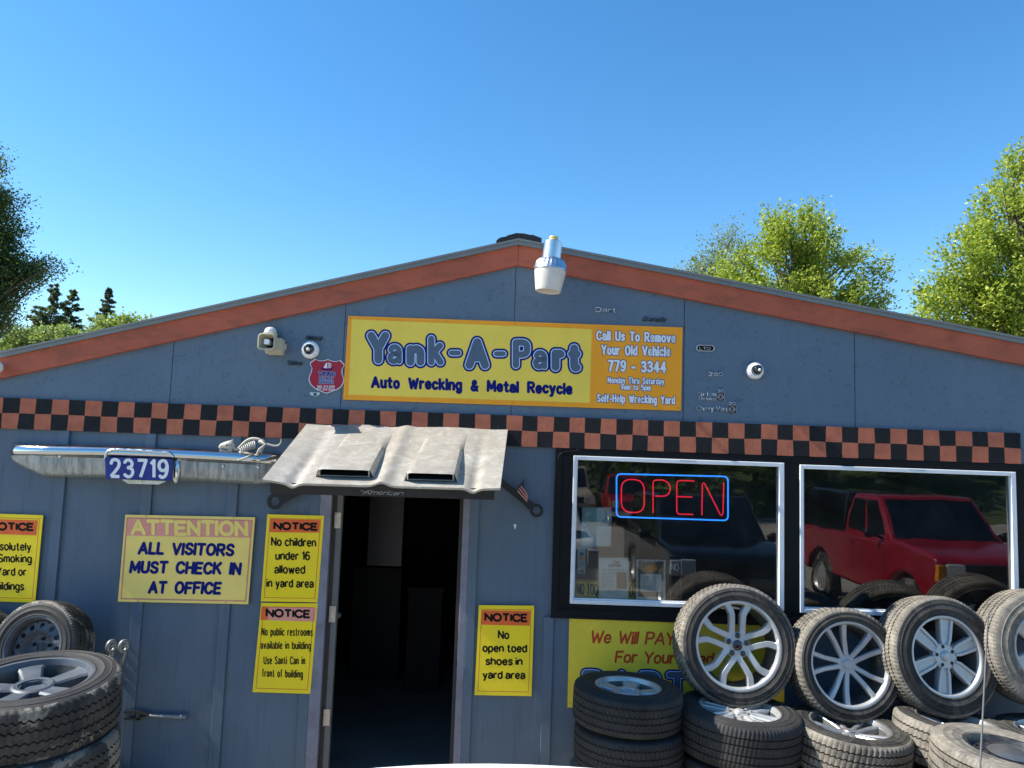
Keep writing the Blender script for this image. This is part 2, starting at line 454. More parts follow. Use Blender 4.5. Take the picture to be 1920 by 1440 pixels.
# ------------------------------------------------------------------ mesh builder
class MB:
    def __init__(s):
        s.v, s.f, s.mi = [], [], []
        s.cur = 0

    def add(s, vs_, fs):
        o = len(s.v)
        s.v.extend([tuple(p) for p in vs_])
        for f in fs:
            s.f.append([i + o for i in f])
            s.mi.append(s.cur)
        return s

    def box(s, a, b):
        x0, y0, z0 = a
        x1, y1, z1 = b
        vs_ = [(x0, y0, z0), (x1, y0, z0), (x1, y1, z0), (x0, y1, z0), (x0, y0, z1), (x1, y0, z1), (x1, y1, z1), (x0, y1, z1)]
        return s.add(vs_, [(0, 3, 2, 1), (4, 5, 6, 7), (0, 1, 5, 4), (1, 2, 6, 5), (2, 3, 7, 6), (3, 0, 4, 7)])

    def obox(s, c, size, rot):
        h = Vector(size) / 2
        vs_ = []
        for z in (-1, 1):
            for x, y in ((-1, -1), (1, -1), (1, 1), (-1, 1)):
                vs_.append(Vector(c) + rot @ Vector((x * h.x, y * h.y, z * h.z)))
        return s.add(vs_, [(0, 3, 2, 1), (4, 5, 6, 7), (0, 1, 5, 4), (1, 2, 6, 5), (2, 3, 7, 6), (3, 0, 4, 7)])

    def slab(s, pts, d):
        """polygon pts (3-D) extruded by vector d (both caps)"""
        n = len(pts)
        d = Vector(d)
        vs_ = [Vector(p) for p in pts] + [Vector(p) + d for p in pts]
        fs = [tuple(range(n)), tuple(range(2 * n - 1, n - 1, -1))]
        for i in range(n):
            j = (i + 1) % n
            fs.append((j, i, i + n, j + n))
        return s.add(vs_, fs)

    def sheet(s, pts):
        return s.add(pts, [tuple(range(len(pts)))])

    def tube(s, pts, r, n=8, caps=True, closed=False):
        pts = [Vector(p) for p in pts]
        m = len(pts)
        rs = r if isinstance(r, (list, tuple)) else [r] * m
        vs_, fs = [], []
        prev = None
        for i, p in enumerate(pts):
            if closed:
                t = pts[(i + 1) % m] - pts[i - 1]
            else:
                t = pts[min(i + 1, m - 1)] - pts[max(i - 1, 0)]
            t = t.normalized() if t.length > 1e-9 else Vector((0, 0, 1))
            if prev is None:
                a = Vector((0, 0, 1)) if abs(t.z) < 0.9 else Vector((1, 0, 0))
                u = t.cross(a).normalized()
            else:
                u = (prev - t * prev.dot(t)).normalized()
            prev = u
            w = t.cross(u)
            for k in range(n):
                a = 2 * pi * k / n
                vs_.append(p + (u * cos(a) + w * sin(a)) * rs[i])
        rng = m if closed else m - 1
        for i in range(rng):
            for k in range(n):
                a, b = i * n + k, i * n + (k + 1) % n
                c, d = ((i + 1) % m) * n + (k + 1) % n, ((i + 1) % m) * n + k
                fs.append((a, b, c, d))
        if caps and not closed:
            fs.append(tuple(range(n - 1, -1, -1)))
            fs.append(tuple(range((m - 1) * n, m * n)))
        return s.add(vs_, fs)

    def lathe(s, prof, n=32, mtx=None, close=False):
        """prof: (r, z) points turned about local z"""
        mtx = mtx or Matrix.Identity(4)
        vs_, fs = [], []
        m = len(prof)
        for r, z in prof:
            for k in range(n):
                a = 2 * pi * k / n
                vs_.append(mtx @ Vector((r * cos(a), r * sin(a), z)))
        for i in range(m if close else m - 1):
            j = (i + 1) % m
            for k in range(n):
                k2 = (k + 1) % n
                fs.append((i * n + k, i * n + k2, j * n + k2, j * n + k))
        return s.add(vs_, fs)

    def ball(s, c, r, n=12, m=8, rot=None):
        c = Vector(c)
        r = Vector((r, r, r)) if isinstance(r, (int, float)) else Vector(r)
        rot = rot or Matrix.Identity(3)
        prof = []
        vs_, fs = [], []
        for i in range(m + 1):
            t = pi * i / m
            for k in range(n):
                a = 2 * pi * k / n
                vs_.append(c + rot @ Vector((r.x * sin(t) * cos(a), r.y * sin(t) * sin(a), r.z * cos(t))))
        for i in range(m):
            for k in range(n):
                k2 = (k + 1) % n
                fs.append((i * n + k, (i + 1) * n + k, (i + 1) * n + k2, i * n + k2))
        return s.add(vs_, fs)

    def build(s, name, mats, parent=None, smooth=None, bevel=0.0):
        me = bpy.data.meshes.new(name)
        off = parent_loc(parent) if parent else Vector((0, 0, 0))
        vv = [(p[0] - off.x, p[1] - off.y, p[2] - off.z) for p in s.v]
        me.from_pydata(vv, [], s.f)
        mats = mats if isinstance(mats, (list, tuple)) else [mats]
        for m in mats:
            me.materials.append(MT[m] if isinstance(m, str) else m)
        if len(mats) > 1:
            me.polygons.foreach_set("material_index", s.mi)
        me.validate()
        if smooth is not None:
            me.shade_smooth()
            me.set_sharp_from_angle(angle=radians(smooth))
        o = bpy.data.objects.new(name, me)
        COL.objects.link(o)
        if parent:
            o.parent = parent
        if bevel:
            bv = o.modifiers.new("bevel", 'BEVEL')
            bv.width = bevel
            bv.segments = 2
            bv.limit_method = 'ANGLE'
        return o


def parent_loc(p):
    v = Vector((0, 0, 0))
    while p:
        v += p.location
        p = p.parent
    return v


def tag(o, label, cat, group=None, kind=None):
    o["label"] = label
    o["category"] = cat
    if group:
        o["group"] = group
    if kind:
        o["kind"] = kind
    return o


def thing(name, label, cat, loc=(0, 0, 0), group=None):
    o = bpy.data.objects.new(name, None)
    o.empty_display_size = 0.1
    COL.objects.link(o)
    o.location = loc
    return tag(o, label, cat, group)


def kids(o):
    return [c for c in bpy.data.objects if c.parent == o]


def copy_thing(src, label=None, group=None):
    r = src.copy()
    COL.objects.link(r)
    if label:
        r["label"] = label
    if group:
        r["group"] = group
    for c in kids(src):
        d = c.copy()
        COL.objects.link(d)
        d.parent = r
        for g in kids(c):
            h = g.copy()
            COL.objects.link(h)
            h.parent = d
    return r


# ------------------------------------------------------------------ stroke lettering
GL = {
 'A': "0,0 4,10 8,0|1.5,3.3 6.5,3.3", 'B': "0,0 0,10|~0,10 4,10 6,8.8 6,6.6 4,5.4 0,5.4|~0,5.4 4.4,5.4 6.8,4.1 6.8,1.4 4.4,0 0,0",
 'C': "~7.2,8 5.6,9.7 3.4,9.9 1,8.4 0,5 1,1.6 3.4,.1 5.6,.3 7.2,2", 'D': "0,0 0,10|~0,10 3.4,10 6.4,8.4 7.4,5 6.4,1.6 3.4,0 0,0",
 'E': "6,10 0,10 0,0 6,0|0,5.2 5.2,5.2", 'F': "6,10 0,10 0,0|0,5.2 5,5.2",
 'G': "~7.2,8 5.6,9.7 3.4,9.9 1,8.4 0,5 1,1.6 3.6,.1 6,.5 7.3,1.8|7.3,1.8 7.3,4.6 4.4,4.6", 'H': "0,0 0,10|6.8,0 6.8,10|0,5.2 6.8,5.2",
 'I': "0,0 0,10", 'K': "0,0 0,10|6.4,10 0,4.2|2.3,6.2 6.8,0", 'L': "0,10 0,0 5.4,0", 'M': "0,0 .4,10 4.4,2.2 8.4,10 8.8,0",
 'N': "0,0 0,10 6.8,0 6.8,10", 'O': "@4,10 1.2,8.7 0,5 1.2,1.3 4,0 6.8,1.3 8,5 6.8,8.7", 'P': "0,0 0,10|~0,10 4,10 6.3,9 6.3,5.8 4,4.7 0,4.7",
 'R': "0,0 0,10|~0,10 4,10 6.3,9 6.3,6 4,4.9 0,4.9|3,4.8 6.8,0", 'S': "~6.2,8.3 4.7,9.8 2.2,9.8 .5,8.3 .8,6.3 3.2,5.1 5.8,3.9 6.4,1.9 4.7,.2 2,.2 .1,1.8",
 'T': "0,10 6.8,10|3.4,10 3.4,0", 'U': "0,10 0,3.2|~0,3.2 .9,.8 3.4,0 5.9,.8 6.8,3.2|6.8,3.2 6.8,10", 'V': "0,10 3.7,0 7.4,10",
 'W': "0,10 2.5,0 5.1,8 7.7,0 10.2,10", 'X': "0,0 6.8,10|0,10 6.8,0", 'Y': "0,10 3.6,4.7 7.2,10|3.6,4.7 3.6,0", 'Z': "0,10 6.4,10 0,0 6.4,0", 'Q': "@4,10 1.2,8.7 0,5 1.2,1.3 4,0 6.8,1.3 8,5 6.8,8.7|5,2.5 8,-.6",
 'J': "~5,10 5,2.4 4.2,.5 2.4,0 .6,.7 0,2.4",
 'a': "~.4,5.6 1.3,6.8 3.2,7 4.8,6 5.2,4.2|5.2,4.4 5.2,0|~5.2,4 2.4,3.7 .3,2.8 .1,1.2 1.2,.1 3,.2 4.6,1.1 5.2,2.2",
 'b': "0,10 0,0|@2.8,7 .8,6 0,3.5 .8,1 2.8,0 4.8,1 5.5,3.5 4.8,6", 'c': "~4.9,5.8 3.4,6.9 1.5,6.6 .2,5 .2,2 1.5,.4 3.4,.1 4.9,1.2",
 'd': "5.4,10 5.4,0|@2.7,7 .7,6 0,3.5 .7,1 2.7,0 4.7,1 5.4,3.5 4.7,6", 'e': ".1,3.5 5.2,3.7|~5.2,3.7 4.6,6.1 2.7,7 .8,6 0,3.5 .8,1 2.8,0 5,1.2",
 'f': "~4,9.6 2.6,9.9 1.6,8.4|1.6,8.4 1.6,0|0,6.5 3.7,6.5", 'g': "@2.7,7 .7,6 0,3.5 .7,1 2.7,0 4.7,1 5.4,3.5 4.7,6|5.4,7 5.4,-.8|~5.4,-.8 4.6,-2.7 2.6,-3.1 .5,-2.4",
 'h': "0,0 0,10|~0,4.6 1.4,6.5 3.3,7 4.8,6 5.2,4|5.2,4 5.2,0", 'i': "0,0 0,6.9|0,8.8 0,10.2", 'j': "1.4,7 1.4,-1.5 0,-3|1.4,9.4 1.4,9.6",
 'k': "0,0 0,10|4.8,7 0,2.9|1.8,4.2 5.2,0", 'l': "0,0 0,10", 'm': "0,0 0,7|~0,4.6 1.2,6.5 2.7,6.9 3.8,6 4,4|4,4 4,0|~4,4.6 5.2,6.5 6.7,6.9 7.8,6 8,4|8,4 8,0",
 'n': "0,0 0,7|~0,4.6 1.4,6.5 3.3,7 4.8,6 5.2,4|5.2,4 5.2,0", 'o': "@2.8,7 .8,6 0,3.5 .8,1 2.8,0 4.8,1 5.6,3.5 4.8,6", 'p': "0,7 0,-3|@2.8,7 .8,6 0,3.5 .8,1 2.8,0 4.8,1 5.5,3.5 4.8,6",
 'r': "0,0 0,7|~0,4.4 1,6.2 2.3,6.9 3.6,6.6", 's': "~4.5,5.8 3.2,6.9 1.4,6.8 .4,5.6 .9,4.2 3.3,3.1 4.5,1.8 3.4,.3 1.5,.1 .1,1.1",
 't': "1.7,9.4 1.7,1.6|~1.7,1.6 2.3,.2 3.8,.2|0,6.7 3.7,6.7", 'u': "0,7 0,2.6|~0,2.6 .7,.5 2.4,0 4.2,.7 5.2,2.6|5.2,7 5.2,0", 'v': "0,7 2.6,0 5.2,7",
 'w': "0,7 1.9,0 3.8,6 5.7,0 7.6,7", 'x': "0,0 5,7|0,7 5,0", 'y': "0,7 2.7,.2|5.4,7 2,-2.6 .4,-3.1", 'z': "0,7 4.8,7 0,0 4.8,0",
 '0': "@3.3,10 1,8.8 0,5 1,1.2 3.3,0 5.6,1.2 6.6,5 5.6,8.8", '1': "0,7.8 2.2,10 2.2,0", '2': "~.1,7.6 1,9.5 3.2,10 5.5,9.2 6,7.2 4.6,4.6 0,0|0,0 6.2,0",
 '3': "~.3,8.4 1.8,9.8 4.2,9.8 5.7,8.2 5.1,6.2 2.6,5.4|~2.6,5.4 5.3,4.8 6.3,2.8 5.1,.6 2.6,0 .1,1.4", '4': "4.9,0 4.9,10 0,3 6.8,3",
 '5': "5.7,10 1,10 .5,5.4|~.5,5.4 3,6.4 5.4,5.4 6.1,3 4.9,.7 2.6,0 .1,1.2", '6': "~5.6,9 3.8,10 1.4,8.8 .1,5.6 .2,2.6 1.4,.4 3.4,0 5.4,1 6,3.2 5,5.4 3,6 .9,5 .2,3.4",
 '7': "0,10 6.2,10 2.1,0", '8': "@3.1,10 1,9.2 .5,7.6 1.2,6 3.1,5.3 5,6 5.7,7.6 5.2,9.2|@3.1,5.3 .8,4.3 0,2.5 1,.7 3.1,0 5.2,.7 6.2,2.5 5.4,4.3",
 '9': "~.6,1 2.4,0 4.8,1.2 6,4.4 6,7.4 4.8,9.6 2.8,10 .8,9 .1,6.8 1,4.8 3,4.1 5.2,5 6,6.8",
 '&': "~7,0 4.4,3 1.8,6.8 2,9 3.5,10 4.9,9 4.6,7 1,3.9 .3,1.7 2,.1 4.6,.6 7,4", '-': "0,4 3.4,4", '.': "0,0 0,.15", "'": "0,10 0,8", '$': "~6.2,8.3 4.7,9.4 2.2,9.4 .5,8.1 .8,6.3 3.2,5.1 5.8,3.9 6.4,2.1 4.7,.6 2,.6 .1,2|3.2,10.8 3.2,-.8",
}
_gc = {}


def catmull(p, closed, k=5):
    out = []
    m = len(p)
    for i in range(m if closed else m - 1):
        a, b, c, d = (p[(i - 1) % m] if closed or i > 0 else p[0]), p[i], p[(i + 1) % m], (p[(i + 2) % m] if closed or i + 2 < m else p[-1])
        for j in range(k):
            t = j / k
            out.append(tuple(0.5 * ((2 * b[q]) + (c[q] - a[q]) * t + (2 * a[q] - 5 * b[q] + 4 * c[q] - d[q]) * t * t + (3 * b[q] - a[q] - 3 * c[q] + d[q]) * t ** 3) for q in (0, 1)))
    out.append(p[0] if closed else p[-1])
    return out


def glyph(ch):
    if ch in _gc:
        return _gc[ch]
    st = []
    for part in GL[ch].split('|'):
        mode = part[0] if part[0] in '~@' else ''
        p = [tuple(float(q) for q in w.split(',')) for w in part.lstrip('~@').split()]
        if mode:
            p = catmull(p, mode == '@')
        st.append(p)
    w = max(x for s in st for x, y in s)
    _gc[ch] = (w, st)
    return _gc[ch]


_jit = [0]


def stroke(mb, pts, w, Y, conv, butt=False, n=10):
    """fat line in picture units; conv maps (u, v, Y) to a world point. flat ribbon facing -y"""
    def J():
        _jit[0] = (_jit[0] + 1) % 37
        return Y - _jit[0] * 1.2e-5
    h = w / 2
    m = len(pts)
    closed = m > 2 and abs(pts[0][0] - pts[-1][0]) + abs(pts[0][1] - pts[-1][1]) < 1e-6
    for i in range(m - 1):
        a, b = pts[i], pts[i + 1]
        dx, dy = b[0] - a[0], b[1] - a[1]
        l = sqrt(dx * dx + dy * dy)
        if l < 1e-9:
            continue
        nx, ny = -dy / l * h, dx / l * h
        y = J()
        mb.sheet([conv(a[0] + nx, a[1] + ny, y), conv(a[0] - nx, a[1] - ny, y), conv(b[0] - nx, b[1] - ny, y), conv(b[0] + nx, b[1] + ny, y)])
    for i, p in enumerate(pts):
        if butt and not closed and i in (0, m - 1):
            continue
        if closed and i == m - 1:
            continue
        y = J()
        mb.sheet([conv(p[0] + h * cos(2 * pi * k / n), p[1] + h * sin(2 * pi * k / n), y) for k in range(n)])


def text_paths(text, x0, y0, x1, y1, H, shear=0.0, gap=2.6, space=5.0, wob=0.0, seed=1, w=None, sp=0.34):
    """poly-lines in photo pixels of a line of text whose ends are (x0,y0) and (x1,y1) on the base line"""
    rnd = random.Random(seed)
    if w is not None:                     # gap and word space follow the stroke width
        G = sum(glyph(c)[0] for c in text if c != ' ')
        nl, nsp = len(text.replace(' ', '')), text.count(' ')
        g_, s_ = 0.78 * w + 0.06 * H, sp * H
        k_ = (x1 - x0 - g_ * (nl - 1) - s_ * nsp) / G
        gap, space = g_ / k_, s_ / k_
    items, x = [], 0.0
    for ch in text:
        if ch == ' ':
            x += space
            continue
        w, st = glyph(ch)
        items.append((x, st, w))
        x += w + gap
    tot = x - gap
    out = []
    for gx, st, w in items:
        dy = rnd.uniform(-wob, wob)
        rot = rnd.uniform(-wob, wob) * 0.05
        for s in st:
            q = []
            for px, py in s:
                px, py = px - rot * (py - 5), py + rot * (px - w / 2) + dy
                t = (gx + px) / tot
                q.append((x0 + (x1 - x0) * t + shear * py / 10 * H, y0 + (y1 - y0) * t - py / 10 * H))
            out.append(q)
    return out


def letter(name, parent, mat, lines, w, Y, butt=False, grow=0.0, conv=None, **kw):
    lw = kw.pop('lw', None)
    for k, ln in enumerate(lines):
        mb = MB()
        for p in text_paths(*ln, seed=k + 3, w=lw, **kw):
            stroke(mb, p, w + grow, Y, conv or at, butt)
        o = mb.build(name, mat, parent)
    return o


def quad(mb, c, Y, th=0.0):
    """c: four photo pixels TL TR BR BL on plane y = Y, facing the camera, extruded back by th"""
    p = [at(x, y, Y) for x, y in (c[3], c[2], c[1], c[0])]
    if th:
        mb.slab(p, (0, th, 0))
    else:
        mb.sheet(p)
    return mb


def outline(mb, c, w, Y):
    pts = list(c) + [c[0]]
    stroke(mb, pts, w, Y, at, n=4)


def lerp(a, b, t):
    return tuple(p + (q - p) * t for p, q in zip(a, b))


def inset(c, l, r, t, b):
    """inset a quad by fractions"""
    def P(u, v):
        return lerp(lerp(c[0], c[1], u), lerp(c[3], c[2], u), v)
    return [P(l, t), P(1 - r, t), P(1 - r, 1 - b), P(l, 1 - b)]


def screws(parent, c, Y, r=1.4, mat='ink', pts=None):
    for x, y in pts or inset(c, 0.035, 0.035, 0.03, 0.03):
        mb = MB()
        p = at(x, y, Y)
        k = 0.0038 * r
        mb.lathe([(0.0002, -0.0014), (k * 0.7, -0.0014), (k, 0.0)], 8, Matrix.Translation(p) @ Matrix.Rotation(-pi / 2, 4, 'X') @ Matrix.Diagonal((1, 1, -1, 1)))
        mb.build('screw', mat, parent)


# ------------------------------------------------------------------ ground
g = MB()
g.add([(-400, -400, 0), (400, -400, 0), (400, 400, 0), (-400, 400, 0)], [(0, 1, 2, 3)])
o = g.build('ground', 'gravel')
tag(o, 'pale beige gravel yard in front of the shop', 'ground', kind='structure')

# ------------------------------------------------------------------ the shop building
shop = thing('auto_shop', 'slate blue single storey shop with shallow gable roof, rust red fascia and checkered band', 'building')
XA, ZA = 0.012, 3.964
SLL, SLR = (3.964 - 2.981) / 3.769, (3.964 - 3.349) / 3.749
XL, XR = -4.9, 5.3


def rz(x, drop=0.0):
    return ZA - drop - (SLL * (XA - x) if x < XA else SLR * (x - XA))


def XZ(pts, y):
    return [(x, y, z) for x, z in pts]


ZB = 2.55
mb = MB()
mb.slab(XZ([(XL, ZB), (XR, ZB), (XR, rz(XR, 0.06)), (XA, rz(XA, 0.06)), (XL, rz(XL, 0.06))], 0.0), (0, 0.10, 0))
mb.build('gable_wall', 'osb', shop)
# seams between the gable sheets
for sx in (-1.245, 0.0, 1.255, 2.51, -2.49):
    mb = MB()
    mb.box((sx - 0.0016, -0.0015, 2.66), (sx + 0.0016, 0.0004, rz(sx, 0.17)))
    mb.build('sheet_seam', 'void', shop)
DX0, DX1, DZ = -1.265, -0.318, 2.07
WX0, WX1, WZ0, WZ1 = 0.40, 3.70, 1.30, 2.40
mb = MB()
for a, b in (((XL, 0), (DX0, ZB)), ((DX0, DZ), (DX1, ZB)), ((DX1, 0), (WX0, ZB)), ((WX0, 0), (WX1, WZ0)), ((WX0, WZ1), (WX1, ZB)), ((WX1, 0), (XR, ZB)), ((1.99, WZ0), (2.09, WZ1))):
    mb.box((a[0], 0.004, a[1]), (b[0], 0.10, b[1]))
mb.build('lower_wall', 'siding', shop)
for x1, x0 in ((-3.19, -3.262), (-2.562, -2.636), (-1.945, -2.018), (-3.81, -3.885), (-4.43, -4.505)):
    mb = MB()
    mb.box((x0, -0.016, 0.0), (x1, 0.004, 2.47))
    mb.build('batten', 'siding', shop, bevel=0.003)
for x0, x1 in ((0.345, 0.40),):
    mb = MB()
    mb.box((x0 - 0.06, -0.014, 0.0), (x0 + 0.01, 0.004, 1.24))
    mb.build('batten', 'siding', shop, bevel=0.003)
# roof
for nm, xs in (('left', (XL - 0.25, XA)), ('right', (XA, XR + 0.25))):
    x0, x1 = xs
    mb = MB()
    mb.slab(XZ([(x0, rz(x0, 0.028)), (x1, rz(x1, 0.028)), (x1, rz(x1, -0.004)), (x0, rz(x0, -0.004))], -0.05), (0, 9.6, 0))
    mb.build('roof', 'roofm', shop)
    mb = MB()
    mb.slab(XZ([(x0, rz(x0, 0.016)), (x1, rz(x1, 0.016)), (x1, rz(x1, 0.0)), (x0, rz(x0, 0.0))], -0.064), (0, 0.0135, 0))
    mb.slab(XZ([(x0, rz(x0, 0.046)), (x1, rz(x1, 0.046)), (x1, rz(x1, 0.0165)), (x0, rz(x0, 0.0165))], -0.056), (0, 0.016, 0))
    mb.build('drip_edge', 'drip', shop)
    mb = MB()
    e = 0.0015
    a, b = (x0, x1 - e) if nm == 'left' else (x0 + e, x1)
    mb.slab(XZ([(a, rz(a, 0.196)), (b, rz(b, 0.196)), (b, rz(b, 0.044)), (a, rz(a, 0.044))], -0.036), (0, 0.036, 0))
    mb.build('fascia', 'fascia', shop)
# ridge shingles
mb = MB()
for k in range(6):
    t = k / 5
    for s, sl_ in ((-1, SLL), (1, SLR)):
        x = XA + s * (0.0 + 0.17 * t)
    y0 = -0.03 + 0.012 * k
cap = [(-0.165, -0.008), (-0.14, 0.014), (-0.09, 0.026), (-0.085, 0.033), (-0.03, 0.05), (-0.02, 0.054), (0.04, 0.052), (0.09, 0.042), (0.1, 0.046), (0.17, 0.022)]
pts = [(XA + x, rz(XA, 0) + z - 0.01) for x, z in cap]
low = [(XA + 0.17, rz(XA + 0.17, -0.006)), (XA, rz(XA, -0.006)), (XA - 0.165, rz(XA - 0.165, -0.006))]
mb.slab(XZ(list(reversed(low)) + list(reversed(pts)), -0.045), (0, 9.5, 0))
mb.build('ridge_cap', 'ridge', shop)
# side and back walls, floor, interior
mb = MB()
mb.box((XL, 0.10, 0), (XL + 0.1, 9.4, 2.55))
mb.box((XR - 0.1, 0.10, 0), (XR, 9.4, 2.55))
mb.box((XL, 9.4, 0), (XR, 9.5, 2.55))
mb.build('outer_wall', 'siding', shop)
mb = MB()
mb.box((XL + 0.11, 0.11, 2.5), (XR - 0.11, 9.39, 2.54))
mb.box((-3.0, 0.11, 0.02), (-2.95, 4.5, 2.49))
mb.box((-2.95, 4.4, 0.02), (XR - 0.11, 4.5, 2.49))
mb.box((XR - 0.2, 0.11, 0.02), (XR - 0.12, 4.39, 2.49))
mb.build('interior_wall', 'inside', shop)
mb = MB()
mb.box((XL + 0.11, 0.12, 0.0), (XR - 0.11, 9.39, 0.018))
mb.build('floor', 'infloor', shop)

# checkered band: hand painted squares, edges measured along the band
kn = [(-17, -495.0), (0, 34.7), (20, 652.9), (41, 1274.4), (62, 1914.0)]


def chk_x(i):
    for (a, pa), (b, pb) in zip(kn, kn[1:]):
        if i <= b:
            p = pa + (pb - pa) * (i - a) / (b - a)
            break
    return at(p, 780 + p * 0.0325, -0.022).x


mb = MB()
ZT, ZM, ZL = 2.658, 2.548, 2.436
yb = -0.022
for i in range(-17, 62):
    xa, xb = chk_x(i), chk_x(i + 1)
    for row, (z1, z0) in enumerate(((ZT, ZM), (ZM, ZL))):
        mb.cur = 0 if (i + row) % 2 == 0 else 1
        q = []
        for (ii, x, z, lv) in ((i, xa, z0, row + 1), (i + 1, xb, z0, row + 1), (i + 1, xb, z1, row), (i, xa, z1, row)):
            rj = random.Random(ii * 7 + lv * 1013)
            edge = ii in (-17, 62)
            q.append((x + (0 if edge else rj.uniform(-0.0035, 0.0035)), yb, z + (rj.uniform(-0.003, 0.003) if lv == 1 else 0)))
        mb.add(q, [(0, 1, 2, 3)])
xa, xb = chk_x(-17), chk_x(62)
mb.cur = 1
mb.add([(xa, yb, ZL), (xb, yb, ZL), (xb, yb, ZT), (xa, yb, ZT), (xa, -0.0005, ZL), (xb, -0.0005, ZL), (xb, -0.0005, ZT), (xa, -0.0005, ZT)],
       [(0, 4, 5, 1), (2, 6, 7, 3), (1, 5, 6, 2), (0, 3, 7, 4), (5, 4, 7, 6)])
mb.build('checkered_band', ['chk_o', 'chk_k'], shop)

# loose cable at the window corner, paint chip
mb = MB()
mb.tube([at(x, y, -0.034) for x, y in catmull([(1085, 842), (1078, 845), (1062, 846), (1050, 851), (1046, 862)], False)], 0.0022, 6)
mb.build('cable', 'blackm', shop)
mb = MB()
mb.slab([at(x, y, 0.0025) for x, y in ((963, 984), (966.5, 982), (968, 986), (965.5, 993), (964.5, 989))], (0, 0.001, 0))
mb.build('paint_chip', 'paper', shop)

# door frame
mb = MB()
mb.box((-1.345, -0.02, 0.0), (-1.2645, 0.11, 2.12))
mb.box((-0.3185, -0.012, 0.0), (-0.268, 0.13, 2.12))
mb.box((-1.2645, -0.016, 2.07), (-0.3185, 0.11, 2.12))
mb.build('door_frame', 'jamb', shop, bevel=0.003)
mb = MB()
mb.box((-1.264, 0.02, 0.018), (-1.232, 0.16, 2.069))
mb.box((-0.345, 0.02, 0.018), (-0.319, 0.06, 2.069))
mb.build('door_stop', 'weather', shop)
mb = MB()
mb.box((-0.2675, -0.014, 0.0), (-0.205, 0.0035, 2.43))
mb.box((-1.42, -0.010, 0.0), (-1.3455, 0.0035, 2.43))
mb.build('door_trim', 'siding', shop, bevel=0.003)
# open door leaf, swung into the room on the left jamb
hx, hy = -1.215, 0.075
ang = radians(106)
rt = Matrix.Rotation(ang, 3, 'Z')
leaf = MB()
def LP(l, t, z):      # along leaf, across thickness, up
    v = rt @ Vector((l, t, 0))
    return (hx + v.x, hy + v.y, z)
def leafbox(m, l0, l1, t0, t1, z0, z1):
    a = [LP(l0, t0, z0), LP(l1, t0, z0), LP(l1, t1, z0), LP(l0, t1, z0)]
    m.slab(list(reversed(a)), (0, 0, z1 - z0))
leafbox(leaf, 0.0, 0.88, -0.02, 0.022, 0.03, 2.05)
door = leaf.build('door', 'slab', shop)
mb = MB()
leafbox(mb, 0.18, 0.74, -0.0235, -0.0205, 1.55, 2.04)
mb.build('kick_plate', 'diamond', door)
mb = MB()
leafbox(mb, 0.80, 0.86, -0.024, -0.0205, 0.9, 1.3)
mb.tube([LP(0.8, -0.03, 1.02), LP(0.8, -0.07, 1.02)], 0.02, 10)
mb.ball(LP(0.8, -0.08, 1.02), 0.028)
mb.build('door_handle', 'steelg', door)
for z in (1.86, 1.20, 0.49):
    mb = MB()
    mb.box((-1.236, 0.0125, z - 0.055), (-1.199, 0.0175, z + 0.055))
    mb.tube([(-1.238, 0.012, z - 0.056), (-1.238, 0.012, z + 0.056)], 0.007, 8)
    mb.build('hinge', 'hinge', shop)
mb = MB()
mb.box((-1.231, 0.018, 0.02), (-1.192, 0.058, 2.06))
mb.build('door_edge', 'edge', shop)

# window surround and windows
mb = MB()
SX0, SX1, SZ0, SZ1 = 0.335, 3.735, 1.237, 2.435
wins = ((0.463, 1.984, 1.338, 2.384), (2.097, 3.655, 1.330, 2.376))
mb.box((SX0, -0.018, SZ0), (SX1, 0.003, wins[1][2] - 0.0))
mb.box((SX0, -0.018, wins[0][3]), (SX1, 0.003, SZ1))
mb.box((SX0, -0.018, wins[1][2]), (wins[0][0], 0.003, wins[0][3]))
mb.box((wins[0][1], -0.018, wins[1][2]), (wins[1][0], 0.003, wins[0][3]))
mb.box((wins[1][1], -0.018, wins[1][2]), (SX1, 0.003, wins[0][3]))
# raised outer casing
mb.box((SX0 - 0.004, -0.028, SZ0 - 0.003), (SX0 + 0.045, -0.0185, SZ1))
mb.box((SX0 + 0.0455, -0.028, SZ0 - 0.003), (SX1, -0.0185, SZ0 + 0.06))
mb.build('window_surround', 'trimb', shop, bevel=0.002)
for x0, x1, z0, z1 in wins:
    fr = MB()
    l, r, t, b = 0.025, 0.037, 0.030, 0.030
    y0, y1 = -0.030, 0.045
    fr.box((x0, y0, z0), (x0 + l, y1, z1))
    fr.box((x1 - r, y0, z0), (x1, y1, z1))
    fr.box((x0 + l, y0, z1 - t), (x1 - r, y1, z1))
    fr.box((x0 + l, y0, z0), (x1 - r, y1, z0 + b))
    w = fr.build('window', 'vinyl', shop, bevel=0.004)
    fr = MB()
    fr.box((x0 + l + 0.0005, -0.018, z0 + b + 0.0005), (x0 + l + 0.007, 0.03, z1 - t - 0.0005))
    fr.box((x0 + l + 0.0075, -0.018, z0 + b + 0.0005), (x1 - r - 0.0005, 0.03, z0 + b + 0.009))
    fr.build('glazing_bead', 'vinyl', w)
    fr = MB()
    fr.box((x0 + 0.55 * (x1 - x0) - 0.07, -0.0315, z1 - 0.012), (x0 + 0.55 * (x1 - x0) + 0.05, -0.0302, z1 - 0.008))
    fr.build('weep_slot', 'ink2', w)
    fr = MB()
    fr.add([(x0 + l, 0.0, z0 + b), (x1 - r, 0.0, z0 + b), (x1 - r, 0.0, z1 - t), (x0 + l, 0.0, z1 - t)], [(0, 1, 2, 3)])
    fr.build('pane', 'glass', w)

